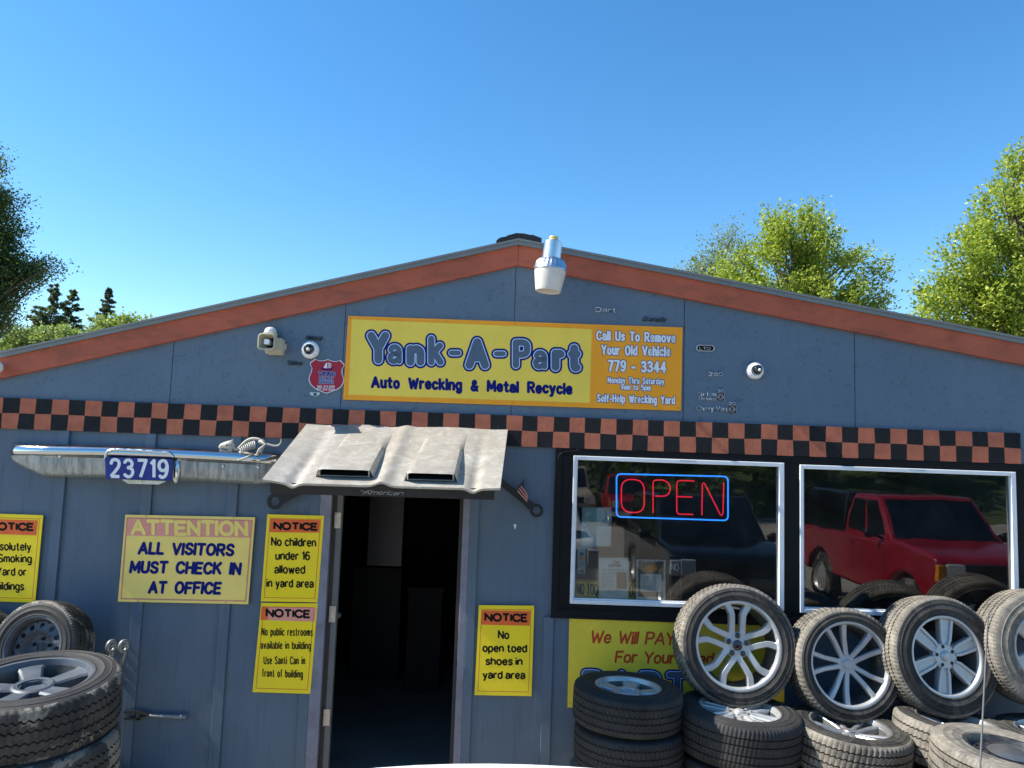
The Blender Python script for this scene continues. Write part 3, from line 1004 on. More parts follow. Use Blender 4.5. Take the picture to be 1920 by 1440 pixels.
# ------------------------------------------------------------------ things inside (dim)
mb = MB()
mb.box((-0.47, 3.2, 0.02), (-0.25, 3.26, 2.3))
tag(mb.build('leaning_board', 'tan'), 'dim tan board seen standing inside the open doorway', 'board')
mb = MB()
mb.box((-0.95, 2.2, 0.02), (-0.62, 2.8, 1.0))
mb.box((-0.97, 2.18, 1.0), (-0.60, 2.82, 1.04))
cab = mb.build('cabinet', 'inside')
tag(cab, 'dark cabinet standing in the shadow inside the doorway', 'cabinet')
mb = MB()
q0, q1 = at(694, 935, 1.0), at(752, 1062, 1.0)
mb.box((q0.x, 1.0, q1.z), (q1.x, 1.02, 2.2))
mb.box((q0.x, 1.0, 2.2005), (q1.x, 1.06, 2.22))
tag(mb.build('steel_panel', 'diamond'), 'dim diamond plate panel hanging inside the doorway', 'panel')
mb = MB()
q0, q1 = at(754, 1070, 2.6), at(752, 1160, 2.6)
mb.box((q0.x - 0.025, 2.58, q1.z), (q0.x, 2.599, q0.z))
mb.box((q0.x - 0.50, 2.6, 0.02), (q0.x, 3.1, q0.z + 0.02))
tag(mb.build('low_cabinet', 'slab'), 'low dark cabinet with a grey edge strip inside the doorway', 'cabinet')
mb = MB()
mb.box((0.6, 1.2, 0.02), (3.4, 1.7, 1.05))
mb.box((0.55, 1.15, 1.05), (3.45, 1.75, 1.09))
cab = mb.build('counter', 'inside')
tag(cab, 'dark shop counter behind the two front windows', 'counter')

# ------------------------------------------------------------------ main banner sign
C = [(653, 592), (1280, 614), (1277, 770), (643, 749)]
sg = thing('banner_sign', 'long yellow and orange banner reading Yank-A-Part under the roof peak', 'sign', at(965, 770, -0.012))
quad(MB(), C, -0.014, 0.013).build('sign_panel', 'ora', sg)
quad(MB(), [(659.4, 598.6), (1109.7, 617.2), (1105.6, 755.4), (653.6, 740)], -0.0146).build('yellow_field', 'yel_main', sg)
screws(sg, C, -0.0150, 1.3, 'ink', [(656.5, 595.6), (649, 743.5), (967, 607.5), (962, 755), (1275, 619), (1272, 765)])
YK = [('Y', 687.5, 731, 621, 683), ('a', 723, 757, 641.7, 686), ('n', 761, 797, 646, 687), ('k', 800, 834.5, 626.7, 687.5), ('-', 842, 864, 656, 667.5),
      ('A', 871.5, 918, 633, 693), ('-', 926, 948.5, 657.5, 669), ('P', 958.7, 997, 633.4, 693), ('a', 996, 1029.5, 653, 696), ('r', 1033, 1060, 654, 696.5), ('t', 1064, 1090, 644.7, 698)]
WK = 15.6


def fat(name, mat, w, Y):
    mb = MB()
    for ch, x0, x1, y0, y1 in YK:
        h = 4.6 if ch == '-' else 8.6
        gw, st = glyph(ch)
        ys = [p[1] for s in st for p in s]
        lo, hi = min(ys), max(ys)
        for s in st:
            q = []
            for gx, gy in s:
                if ch == '-':
                    q.append((x0 + h + (x1 - x0 - 2 * h) * gx / gw, (y0 + y1) / 2))
                else:
                    q.append((x0 + h + (x1 - x0 - 2 * h) * gx / gw, y1 - h - (y1 - y0 - 2 * h) * (gy - lo) / (hi - lo)))
            ww = (w - WK) + WK * (0.62 if ch == '-' else (0.66 if ch in 'a' else (0.8 if ch in 'Pk' else 1.0)))
            stroke(mb, q, ww, Y, at, n=14)
    return mb.build(name, mat, sg)


fat('lettering_shadow', 'navy', WK + 9.6, -0.0151)
fat('lettering_outline', 'ltblue', WK + 2.6, -0.0157)
fat('lettering', 'slate', WK - 0.6, -0.0163)
letter('lettering', sg, 'navy', [("Auto Wrecking & Metal Recycle", 698, 725, 1071, 738, 17.5)], 5.6, -0.0151, lw=5.6, wob=0.3, sp=0.85)
RC = [("Call Us To Remove", 1119.5, 636.5, 1265.5, 641.7, 15.5), ("Your Old Vehicle", 1129, 663.6, 1255.5, 667.3, 16), ("779 - 3344", 1141.5, 694.5, 1247.5, 697.8, 18.2),
      ("Monday Thru Saturday", 1140, 717.5, 1244.5, 720.5, 10.3), ("9am to 5pm", 1164.5, 729.7, 1219.5, 731.7, 9), ("Self-Help Wrecking Yard", 1120.5, 752.5, 1264.5, 757, 13)]
for ln, w in zip(RC, (3.7, 3.8, 4.5, 2.1, 2.1, 2.9)):
    letter('lettering_outline', sg, 'navy', [ln], w + 2.0, -0.0151, lw=w, wob=0.2, sp=0.5)
    letter('lettering', sg, 'white', [ln], w, -0.0157, lw=w, wob=0.2, sp=0.5)

# ------------------------------------------------------------------ attention sign
C = [(235, 965), (478, 970), (465, 1133), (221, 1128)]
sg = thing('attention_sign', 'wide faded yellow sign telling all visitors to check in, pink header', 'sign', at(343, 1131, -0.02))
quad(MB(), C, -0.026, 0.009).build('sign_panel', 'yel_fade', sg)
quad(MB(), [(239.6, 970), (473, 975.5), (471, 1008.4), (237, 1004)], -0.0266).build('header', 'pinkh', sg)
mb = MB()
outline(mb, [(238.5, 971), (472.5, 976), (460.5, 1127), (227, 1122.5)], 2.6, -0.0271)
mb.build('border_stripe', 'linepink', sg)
ln = [("ATTENTION", 248, 999.5, 462, 1003, 23)]
letter('lettering_outline', sg, 'linepink', ln, 8.6, -0.0277, lw=7.6, wob=0.3)
letter('lettering', sg, 'yel_fade', ln, 7.0, -0.0283, lw=7.6, wob=0.3)
letter('lettering', sg, 'navy', [("ALL VISITORS", 260.5, 1037, 436, 1041, 19), ("MUST CHECK IN", 244.5, 1072.3, 449, 1076, 19), ("AT OFFICE", 279.5, 1110.8, 411.5, 1112.6, 19)], 5.7, -0.0272, lw=5.6, shear=0.12, wob=0.25, sp=0.72)
screws(sg, C, -0.0272, 1.5, 'ink', [(275, 967.5), (438, 971.5), (259, 1127), (424, 1130)])


# ------------------------------------------------------------------ notice signs
def notice(label, C, hdr, head, lines, w, hmat='redh', hpatch=None):
    lo = at((C[2][0] + C[3][0]) / 2, (C[2][1] + C[3][1]) / 2, -0.02)
    sg = thing('notice_sign', label, 'sign', lo)
    quad(MB(), C, -0.0215, 0.0055).build('sign_panel', 'yel', sg)
    quad(MB(), hdr, -0.0221).build('header', hmat, sg)
    if hpatch:
        quad(MB(), hpatch, -0.0224).build('header_patch', 'redh', sg)
    mb = MB()
    q = inset(C, 0.055, 0.055, 0.045, 0.045)
    outline(mb, q, 1.1, -0.0219)
    mb.build('border_stripe', 'linered', sg)
    letter('lettering', sg, 'ink', [head], 4.3, -0.0227, butt=True, lw=3.9)
    letter('lettering', sg, 'ink', lines, w, -0.0222, butt=True, lw=w)
    screws(sg, C, -0.0222, 1.2, 'ink')
    return sg


notice('yellow notice about children under 16, left of the doorway, upper of the pair',
       [(501.3, 964.3), (607.7, 967), (595.3, 1129.4), (489, 1127.6)], [(507.3, 972.7), (600.3, 975.3), (598, 998.9), (505.6, 998)],
       ("NOTICE", 514.5, 991.8, 594.5, 993.6, 11.6), [("No children", 509.5, 1022.5, 591.5, 1024.5, 14.6), ("under 16", 517.5, 1048.8, 580, 1049.5, 14.4), ("allowed", 515.5, 1074.5, 571, 1075, 14.6), ("in yard area", 500.5, 1100, 587, 1101.3, 14.2)], 3.0)
notice('yellow notice about no public restrooms with faded pink header, left of the doorway',
       [(489.6, 1130.4), (595.5, 1131.5), (581.6, 1301), (473.3, 1297.6)], [(490.3, 1136.9), (592.4, 1139.7), (589.6, 1165.7), (488.2, 1162.2)],
       ("NOTICE", 500, 1155.3, 581, 1157.8, 12.5), [("No public restrooms", 491, 1191, 585.5, 1192, 13.6), ("available in building", 489, 1216, 582.5, 1217, 13.4), ("Use Santi Can in", 495, 1244.8, 571.5, 1245.2, 13.6), ("front of building", 492, 1268.5, 567, 1270.6, 13.6)], 2.0,
       'pinkh', [(490.3, 1136.9), (503.5, 1137.3), (502, 1162.7), (488.2, 1162.2)])
notice('yellow notice about open toed shoes, on the wall right of the doorway',
       [(898, 1134.7), (1001.7, 1135.8), (996.7, 1305.3), (889.7, 1303.3)], [(903.6, 1144), (995, 1145.6), (993.3, 1173.3), (902.2, 1171.4)],
       ("NOTICE", 910, 1163.5, 988.5, 1165, 12.6), [("No", 935, 1196.7, 953.5, 1197.3, 13.6), ("open toed", 906, 1221.5, 987, 1222.3, 13.4), ("shoes in", 911.5, 1246, 978.5, 1246.6, 13.2), ("yard area", 906, 1271.6, 983.5, 1272.4, 13.4)], 3.3)
notice('yellow no smoking notice cut off by the left edge of the picture',
       [(-27, 962.5), (80.8, 966), (65.6, 1129.8), (-43, 1126.5)], [(-20, 973), (71.2, 975.6), (67.9, 1003.8), (-23, 1001)],
       ("NOTICE", -19, 992.6, 62.5, 994.2, 12), [("Absolutely", -22, 1030.5, 57.5, 1032, 14), ("No Smoking", -29, 1053, 58.5, 1054.5, 14), ("in Yard or", -22, 1078, 48.5, 1079, 14), ("in Buildings", -36, 1105, 44, 1106.2, 14)], 2.9)

# ------------------------------------------------------------------ pay sign
C = [(1067.7, 1150), (1472, 1163), (1470, 1322), (1064.3, 1326.5)]
sg = thing('pay_sign', 'hand painted yellow board under the left window, partly hidden by wheels', 'sign', at(1267, 1325, -0.01))
quad(MB(), [(1067.7, 1157), (1472, 1163), (1470, 1331), (1064.3, 1326.5)], -0.013, 0.012).build('sign_panel', 'yel_pay', sg)
letter('lettering', sg, 'redtx', [("We Will PAY", 1108, 1204, 1263, 1208.5, 20.5)], 4.0, -0.0137, lw=4.2, sp=0.6, shear=0.16, wob=0.3)
letter('lettering', sg, 'redtx', [("For Your Used", 1154, 1241, 1335, 1245, 19.5)], 4.0, -0.0137, lw=4.2, sp=0.6, shear=0.14, wob=0.3)
pl = [("PARTS", 1098, 1306, 1334, 1311, 44)]
letter('lettering_shadow', sg, 'navy', pl, 21, -0.0137, gap=5.2)
letter('lettering_outline', sg, 'ltblue', pl, 14.5, -0.0143, gap=5.2)
letter('lettering', sg, 'slate', pl, 11.5, -0.0149, gap=5.2)
screws(sg, C, -0.0137, 1.5, 'ink', [(1070.5, 1164), (1068, 1318), (1466, 1316)])

# ------------------------------------------------------------------ security shield
S8 = [(1045, 742), (1100, 766), (1170, 768), (1240, 748), (1310, 775), (1370, 778), (1425, 760), (1493, 832), (1455, 890), (1455, 960), (1478, 1030), (1478, 1090), (1440, 1165), (1380, 1205), (1290, 1238), (1210, 1265), (1150, 1238), (1050, 1195), (975, 1130), (948, 1060), (955, 1000), (985, 940), (995, 880), (962, 805)]
SP = [(x / 8 + 460, y / 8 + 580) for x, y in S8]
cx, cy = 612.5, 704
sg = thing('shield_sign', 'crimson shield shaped security company sign beside the banner', 'sign', at(611, 738, -0.01))
mb = MB()
mb.slab([at(x, y, -0.012) for x, y in SP], (0, 0.006, 0))
mb.build('sign_panel', 'white', sg)
mb = MB()
mb.sheet([at(cx + (x - cx) * 0.955, cy + (y - cy) * 0.955, -0.0126) for x, y in reversed(SP)])
mb.build('shield_face', 'shield', sg)
for ln, w in ((("VIKING", 598, 704, 628, 705, 7.4), 1.7), (("SECURITY", 599, 712, 625, 712.6, 5), 1.1), (("SERVICES", 598.5, 718.6, 625, 719.2, 5), 1.1)):
    letter('lettering_outline', sg, 'ltblue', [ln], w + 0.8, -0.0130, lw=w + 0.2)
    letter('lettering', sg, 'navy', [ln], w, -0.0135, lw=w + 0.2)
letter('lettering', sg, 'white', [("360. 373-8195", 594.5, 726.6, 627.5, 727.2, 4), ("877. 544-2444", 594.5, 731.8, 627, 732.4, 4)], 0.75, -0.0130, lw=0.85)
mb = MB()
stroke(mb, catmull([(604, 690), (606.5, 692.6), (613.5, 693.4), (620.5, 692.4), (623.3, 688.5)], False), 2.6, -0.0130, at)
mb.build('ship_hull', 'navy', sg)
mb = MB()
mb.sheet([at(x, y, -0.0131) for x, y in ((606.5, 689.5), (613.2, 690.3), (613.6, 679.5), (610.5, 681.5))])
for k in range(4):
    stroke(mb, catmull([(615.2 + 1.6 * k, 680 + 0.5 * k), (615.9 + 1.6 * k, 684), (615 + 1.7 * k, 689.8)], False), 0.9, -0.0131, at)
mb.build('ship_sail', 'white', sg)

# ------------------------------------------------------------------ car badges on the gable
def badge(label, lines, mat='badge', w=1.3, d=-0.008, extra=None, shear=0.0, back=None):
    x = sum(l[1] + l[3] for l in lines) / 2 / len(lines)
    y = max(l[2] for l in lines)
    b = thing('car_badge', label, 'badge', at(x, y, 0))
    m2 = MB()
    for k, ln in enumerate(lines):
        for p in text_paths(*ln, gap=2.2, shear=shear):
            for a in range(len(p) - 1):
                pass
            pts = [at(u, v, d) for u, v in p]
            m2.tube(pts, w * 0.0020, 5)
    m2.build('script', mat, b)
    m3 = MB()
    for k, ln in enumerate(lines):          # mounting pins and joining bar run along the lettering
        p0, p1 = at(ln[1], ln[2] - 0.8, d + 0.001), at(ln[3], ln[4] - 0.8, d + 0.001)
        m3.tube([p0, p1], 0.0014, 5)
        for t in (0.1, 0.9):
            q = p0.lerp(p1, t)
            m3.tube([q, (q.x, 0.001, q.z)], 0.0013, 5)
    m3.build('backing', 'badgek', b)
    return b


badge('small chrome script badge highest on the gable, right of the lamp', [("Dart", 1117, 584, 1154, 585.5, 8)], w=1.7)
badge('dark slanted script badge just above the right end of the banner', [("Granada", 1204, 601.5, 1247, 603, 8)], 'badgek', 1.3, shear=0.5)
b = badge('black pill shaped badge with silver rim and three letters', [("LTD", 1312, 655.2, 1332, 655.8, 4.6)], w=1.0, d=-0.011)
mb = MB()
pill = [(1311.5 + 5.2 * cos(a), 652.4 + 5.4 * sin(a)) for a in np.linspace(pi / 2, 3 * pi / 2, 9)] + [(1333.8 + 5.2 * cos(a), 653 + 5.4 * sin(a)) for a in np.linspace(-pi / 2, pi / 2, 9)]
mb.tube([at(x, y, -0.009) for x, y in pill], 0.0036, 6, closed=True)
mb.build('rim', 'badge', b)
mb = MB()
mb.slab([at(x, y, -0.008) for x, y in pill], (0, 0.007, 0))
mb.build('plaque', 'ink', b)
badge('wide silver 250 numeral badge left of the right dome camera', [("250", 1328.5, 704.2, 1355, 704.8, 6)], w=2.2)
b = badge('two line chrome script badge with 30 and a square emblem', [("Custom", 1308, 742, 1341.5, 742.6, 7), ("Deluxe", 1311, 749.6, 1341.5, 750.2, 5.5), ("30", 1345.5, 735.2, 1357.5, 735.4, 4.4)], w=1.25)
def sq_emblem(b, x0, y0, x1, y1):
    m = MB()
    m.slab([at(x, y, -0.007) for x, y in ((x0, y0), (x1, y0), (x1, y1), (x0, y1))], (0, 0.0065, 0))
    m.build('emblem_plate', 'ink', b)
    m = MB()
    m.tube([at(x, y, -0.008) for x, y in ((x0, y0), (x1, y0), (x1, y1), (x0, y1))], 0.0018, 5, closed=True)
    r = (x1 - x0) * 0.36
    for k in (1.0, 0.55):
        m.tube([at((x0 + x1) / 2 + r * k * cos(a), (y0 + y1) / 2 + r * k * sin(a), -0.009) for a in np.linspace(0, 2 * pi, 17)[:-1]], 0.0019, 5, closed=True)
    m.build('emblem_ring', 'badge', b)
sq_emblem(b, 1344, 737.5, 1358.5, 751)
b = badge('lowest chrome script badge with 20 and a square emblem', [("Chevy Van", 1306.5, 769.3, 1362, 771, 8.6), ("20", 1366.5, 758.8, 1379, 759.2, 4.6)], w=1.5)
sq_emblem(b, 1365, 760.5, 1380.5, 774.5)
badge('dark slanted script badge above the left dome camera', [("Mercury", 573, 636, 603, 637, 7.5)], 'badgek', 1.6, shear=0.45)
badge('dull grey script badge below and between siren and left dome camera', [("Diplomat", 540, 683.5, 567.5, 684.5, 7.5)], 'badgek', 1.3)
b = thing('car_badge', 'small worn winged emblem under the crimson shield', 'badge', at(590, 744, 0))
mb = MB()
wing = [(580, 737), (584, 735), (588.5, 736.2), (590.5, 735), (593, 736.4), (597, 735.2), (600, 737.2), (597.5, 741.5), (592.5, 742), (590.5, 744), (588, 742), (583, 741)]
mb.slab([at(x, y, -0.007) for x, y in wing], (0, 0.0065, 0))
mb.build('wings', 'badge', b)
mb = MB()
mb.ball(at(590.5, 739.5, -0.008), (0.011, 0.004, 0.011))
mb.build('boss', 'badgek', b)

# ------------------------------------------------------------------ dome cameras, siren, lamps
def axis_m(p, d):
    return Matrix.Translation(p) @ Vector(d).to_track_quat('Z', 'Y').to_matrix().to_4x4()


def dome(label, px, py, r, off):
    p = at(px, py, 0)
    t = thing('dome_camera', label, 'camera', p)
    mb = MB()
    R = r / 257.0
    mb.lathe([(0.0001, 0.03), (R, 0.03), (R * 1.01, 0.026), (R * 1.01, 0.006), (R * 0.98, 0.0005)], 36, axis_m(p, (0, -1, 0)))
    mb.lathe([(R * 0.99, 0.026), (R * 0.97, 0.036), (R * 0.80, 0.048), (R * 0.62, 0.052)], 36, axis_m(p, (0, -1, 0)))
    mb.build('housing', 'whitep', t, 40)
    mb = MB()
    q = p + Vector((off[0] * R, -0.046, off[1] * R))
    mb.ball(q, (R * 0.56, R * 0.5, R * 0.56), 20, 12)
    mb.build('dome', 'smoke', t, 60)
    mb = MB()
    mb.lathe([(0.0001, 0.006), (R * 0.13, 0.006), (R * 0.2, 0.0), (R * 0.2, -0.01)], 14, axis_m(q + Vector((0.1 * R, -R * 0.46, -0.12 * R)), (0.2, -1, -0.3)))
    mb.build('lens', 'clear', t, 40)
    for a in (80, 200, 320):
        mb = MB()
        c = p + Vector((cos(radians(a)) * R * 0.86, -0.046, sin(radians(a)) * R * 0.86))
        mb.ball(c, 0.0032, 6, 4)
        mb.build('screw', 'ink', t)


dome('white dome camera with smoked bubble, left of the banner above the shield', 583, 656.5, 16.5, (-0.12, 0.05))
dome('white dome camera with smoked bubble, alone on the right part of the gable', 1414, 696, 15.6, (0.2, 0.14))

p = at(510, 640, 0)
t = thing('siren', 'beige alarm siren horn with a clear strobe on top, left of the banner', 'siren', p)
mb = MB()
def rrect(cx, cz, w, h, r, n=5):
    out = []
    for sx, sz, a0 in ((1, 1, 0), (-1, 1, 90), (-1, -1, 180), (1, -1, 270)):
        for k in range(n):
            a = radians(a0 + 90 * k / (n - 1))
            out.append((cx + sx * (w / 2 - r) + r * cos(a), cz + sz * (h / 2 - r) + r * sin(a)))
    return out
def loft(mb, rings, cap0=False, cap1=False):
    n = len(rings[0])
    vs_ = [q for r in rings for q in r]
    fs = []
    for i in range(len(rings) - 1):
        for k in range(n):
            k2 = (k + 1) % n
            fs.append((i * n + k, (i + 1) * n + k, (i + 1) * n + k2, i * n + k2))
    if cap0:
        fs.append(tuple(range(n)))
    if cap1:
        fs.append(tuple(range(len(rings) * n - 1, (len(rings) - 1) * n - 1, -1)))
    mb.add(vs_, fs)
hc = at(499.5, 640.5, -0.20)
def ring(w, h, r, y, dx=0.0, dz=0.0):
    return [(x, y, z) for x, z in rrect(hc.x + dx, hc.z + dz, w, h, r)]
loft(mb, [ring(0.118, 0.118, 0.012, -0.002, 0.016, -0.012), ring(0.118, 0.118, 0.012, -0.07, 0.014, -0.010), ring(0.104, 0.104, 0.02, -0.085, 0.012, -0.008), ring(0.104, 0.104, 0.02, -0.16, 0.003, 0), ring(0.116, 0.116, 0.026, -0.197), ring(0.121, 0.121, 0.027, -0.207), ring(0.106, 0.106, 0.022, -0.209), ring(0.096, 0.096, 0.02, -0.19), ring(0.05, 0.05, 0.012, -0.11, 0.01, 0)], True)
mb.box((hc.x + 0.07, -0.02, hc.z - 0.03), (hc.x + 0.09, -0.003, hc.z + 0.012))
mb.build('horn', 'beige', t, 35)
mb = MB()
loft(mb, [ring(0.085, 0.085, 0.018, -0.168), ring(0.05, 0.05, 0.012, -0.112, 0.01, 0)], False, True)
mb.build('horn_throat', 'void', t)
mb = MB()
loft(mb, [ring(0.036, 0.036, 0.006, -0.12), ring(0.036, 0.036, 0.006, -0.196)], False, True)
mb.build('horn_plug', 'paper', t)
mb = MB()
sc_ = at(507, 624, -0.06)
mb.lathe([(0.0001, -0.03), (0.05, -0.03), (0.052, -0.004), (0.046, 0.0), (0.0001, 0.0)], 24, Matrix.Translation(sc_))
mb.build('strobe_base', 'beige', t, 35)
mb = MB()
mb.lathe([(0.044, 0.0005), (0.043, 0.015), (0.034, 0.032), (0.018, 0.04), (0.0001, 0.042)], 24, Matrix.Translation(sc_))
mb.build('strobe_lens', 'clear', t, 60)

p = at(-4, 688, -0.05)
t = thing('flood_lamp', 'small white round lamp on the red fascia at the far left edge', 'lamp', (p.x, -0.05, p.z))
mb = MB()
ax = axis_m(Vector((p.x + 0.0, -0.037, p.z)), (0.45, -1, -0.1))
mb.lathe([(0.0001, 0.0), (0.024, 0.0), (0.022, 0.03), (0.035, 0.06), (0.044, 0.085), (0.046, 0.10)], 24, ax)
mb.build('housing', 'whitep', t, 50)
mb = MB()
mb.lathe([(0.0455, 0.1), (0.042, 0.108), (0.025, 0.114), (0.0001, 0.116)], 24, ax)
mb.build('lens', 'lens', t, 60)

# dusk-to-dawn lamp at the peak
YL = -0.30
top, bot = at(1038.5, 444, YL), at(1027, 551, YL)
dirv = (bot - top)
Ltot = dirv.length
ax = axis_m(top, dirv.normalized())
k = 5.3 / FPX
t = thing('yard_lamp', 'galvanised yard lamp with ribbed collar and milky lens at the roof peak', 'lamp', (bot.x, YL, bot.z))
mb = MB()
mb.lathe([(0.0001, 0.0), (8.2 * k, 0.0), (9.0 * k, 1.5 * k), (9.0 * k, 4 * k), (8.2 * k, 5 * k), (9.0 * k, 6 * k), (9.0 * k, 10 * k)], 24, ax)
mb.build('photocell', 'brass', t, 40)
mb = MB()
mb.lathe([(0.0001, 9.0 * k), (15 * k, 9.0 * k), (17 * k, 10.5 * k), (17.2 * k, 13 * k), (18.2 * k, 43 * k), (19.6 * k, 44 * k), (19.6 * k, 46 * k)], 36, ax)
mb.build('housing', 'galv', t, 35)
mb = MB()
n = 72
prof = [(18 * k, 43.5 * k), (24 * k, 46 * k), (28.5 * k, 53 * k), (30.5 * k, 64 * k), (31.5 * k, 64.8 * k), (31.5 * k, 66.5 * k), (30 * k, 66.8 * k)]
vs_, fs = [], []
for i, (r, z) in enumerate(prof):
    for q in range(n):
        a = 2 * pi * q / n
        rr_ = r * (1 + (0.035 if q % 3 == 0 else 0.0) * (1 if i in (1, 2, 3) else 0))
        vs_.append(ax @ Vector((rr_ * cos(a), rr_ * sin(a), z)))
for i in range(len(prof) - 1):
    for q in range(n):
        q2 = (q + 1) % n
        fs.append((i * n + q, i * n + q2, (i + 1) * n + q2, (i + 1) * n + q))
mb.add(vs_, fs)
mb.build('ribbed_collar', 'galv', t, 40)
mb = MB()
mb.lathe([(30 * k, 66.9 * k), (29.8 * k, 72 * k), (25.2 * k, 101 * k), (24.2 * k, 106 * k), (23.6 * k, 107.5 * k), (22.8 * k, 106 * k), (0.0001, 104 * k)], 40, ax)
mb.build('lens', 'lens', t, 40)
mb = MB()
a0 = ax @ Vector((0, 0, 28 * k))
mb.tube([a0, a0 + Vector((0, 0.12, 0.0)), (a0.x, 0.0, a0.z - 0.03)], 0.017, 10)
mb.box((a0.x - 0.04, -0.05, a0.z - 0.09), (a0.x + 0.04, -0.037, a0.z + 0.03))
mb.build('bracket', 'galv', t)
mb = MB()
c = ax @ Vector((-19.5 * k, 4 * k, 38 * k))
mb.tube([c, c + Vector((-0.02, 0, 0.008)), c + Vector((-0.022, 0, 0.022))], 0.004, 6)
mb.build('latch', 'steelg', t)

# ------------------------------------------------------------------ hood canopy over the door
Yh = -0.90
TL, TR = at(575, 796, -0.025), at(952, 807, -0.025)
BL, BR = at(492, 904, Yh), at(938, 917, Yh)
t = thing('hood_awning', 'old silver beige car hood with two scoops fixed as an awning over the door', 'awning', (-0.75, 0, 2.2))


def HP(u, v, h=0.0):
    a = TL.lerp(TR, u)
    b = BL.lerp(BR, u)
    p = a.lerp(b, v)
    nrm = (TR - TL).cross(TL - BL).normalized()
    if nrm.z < 0:
        nrm = -nrm
    return p + nrm * h


def gz(u, c, w):
    return math.exp(-((u - c) / w) ** 2)


def hh(u, v):
    e = 0.25 + 0.75 * v
    h = 0.020 * max(0, 1 - u / 0.1) * e - 0.024 * gz(u, 0.125, 0.024) * v - 0.024 * gz(u, 0.885, 0.024) * v + 0.006 * gz(u, 1.0, 0.05)
    h += 0.026 * gz(u, 0.50, 0.032) * (0.5 + 0.5 * v)
    h += 0.012 * gz(u, 0.33, 0.16) * (1 - v) + 0.012 * gz(u, 0.72, 0.16) * (1 - v) - 0.010 * gz(v, 0.0, 0.12) * gz(u, 0.42, 0.06)
    return h


NU, NV = 96, 30
mb = MB()
vs_, fs = [], []
for side in (0, 1):
    for j in range(NV + 1):
        for i in range(NU + 1):
            u, v = i / NU, j / NV
            vs_.append(HP(u, v, hh(u, v) - 0.014 * side))
N1 = (NU + 1) * (NV + 1)
for j in range(NV):
    for i in range(NU):
        a = j * (NU + 1) + i
        fs.append((a, a + NU + 1, a + NU + 2, a + 1))
        fs.append((N1 + a, N1 + a + 1, N1 + a + NU + 2, N1 + a + NU + 1))
for i in range(NU):
    a = NV * (NU + 1) + i
    fs.append((a, N1 + a, N1 + a + 1, a + 1))
    fs.append((i, i + 1, N1 + i + 1, N1 + i))
for j in range(NV):
    a, b = j * (NU + 1), (j + 1) * (NU + 1)
    fs.append((a, N1 + a, N1 + b, b))
    a, b = a + NU, b + NU
    fs.append((a, b, N1 + b, N1 + a))
mb.add(vs_, fs)
mb.build('hood_panel', 'hood', t, 35)
for u0, u1, v1 in ((0.205, 0.455, 0.905), (0.585, 0.815, 0.925)):
    mb = MB()
    v0 = 0.16
    n, m = 16, 14
    H = 0.060
    rings = []
    for j in range(m + 1):
        s = j / m
        v = v0 + (v1 - v0) * s
        hgt = H * (s * s * (3 - 2 * s)) ** 0.8
        row = []
        ua, ub = u0 + 0.03 * (1 - s), u1 - 0.012 * (1 - s)
        for i in range(n + 1):
            q = i / n
            prof_ = min(1, min(q, 1 - q) / 0.09) if 0 < q < 1 else 0
            prof_ = 1 - (1 - prof_) ** 2.2
            u = ua + (ub - ua) * (q * 1.0)
            row.append(HP(u, v, hh(u, v) + hgt * prof_ + 0.002))
        rings.append(row)
    vs_ = [p for r in rings for p in r]
    fs = []
    for j in range(m):
        for i in range(n):
            a = j * (n + 1) + i
            fs.append((a, a + n + 1, a + n + 2, a + 1))
    mb.add(vs_, fs)
    # rolled mouth: outer ring to inner ring
    front = rings[-1]
    cen = sum(front, Vector()) / len(front)
    fwd = (HP(0.5, 1) - HP(0.5, 0)).normalized()
    up = (HP(0.5, 0.5, 1) - HP(0.5, 0.5)).normalized()
    low = [HP(u0 + (u1 - u0) * (i / n), v1, 0.012) for i in range(n + 1)]
    outer = front[1:-1] + list(reversed(low[1:-1]))
    c2 = sum(outer, Vector()) / len(outer)
    inner = [c2 + (p - c2) * 0.96 + up * ((c2 - p).dot(up)) * 0.05 + fwd * 0.010 for p in outer]
    inner2 = [c2 + (p - c2) * 0.93 + up * ((c2 - p).dot(up)) * 0.12 for p in outer]
    inner3 = [p - fwd * 0.16 for p in inner2]
    o = len(mb.v)
    loft(mb, [outer, inner, inner2])
    scp = mb.build('scoop', 'hood', t, 40)
    mb = MB()
    loft(mb, [inner2, inner3], False, True)
    mb.build('scoop_mouth', 'void', scp)
# black valance and lettering
mb = MB()
va, vb = HP(0.025, 0.965, -0.016), HP(0.975, 0.965, -0.016)
dn = Vector((0, 0.012, -0.068))
mb.slab([va, vb, vb + dn, va + dn], (0, 0.02, 0))
mb.slab([HP(0.03, 0.05, -0.03), HP(0.03, 0.95, -0.03), HP(0.03, 0.95, -0.075), HP(0.03, 0.05, -0.075)], (0.02, 0, 0))
mb.slab([HP(0.97, 0.05, -0.03), HP(0.97, 0.95, -0.03), HP(0.97, 0.95, -0.075), HP(0.97, 0.05, -0.075)], (-0.02, 0, 0))
mb.build('valance', 'blackm', t)
mb = MB()
for p in text_paths("American", 680, 926.5, 754, 928.5, 8, shear=0.6, gap=1.4):
    mb.tube([at(x, y, va.y + 0.002) for x, y in p], 0.0013, 5)
mb.tube([at(x, y, va.y + 0.002) for x, y in ((676, 919), (684, 922), (698, 919))], 0.0013, 5)
mb.build('script', 'badge', t)


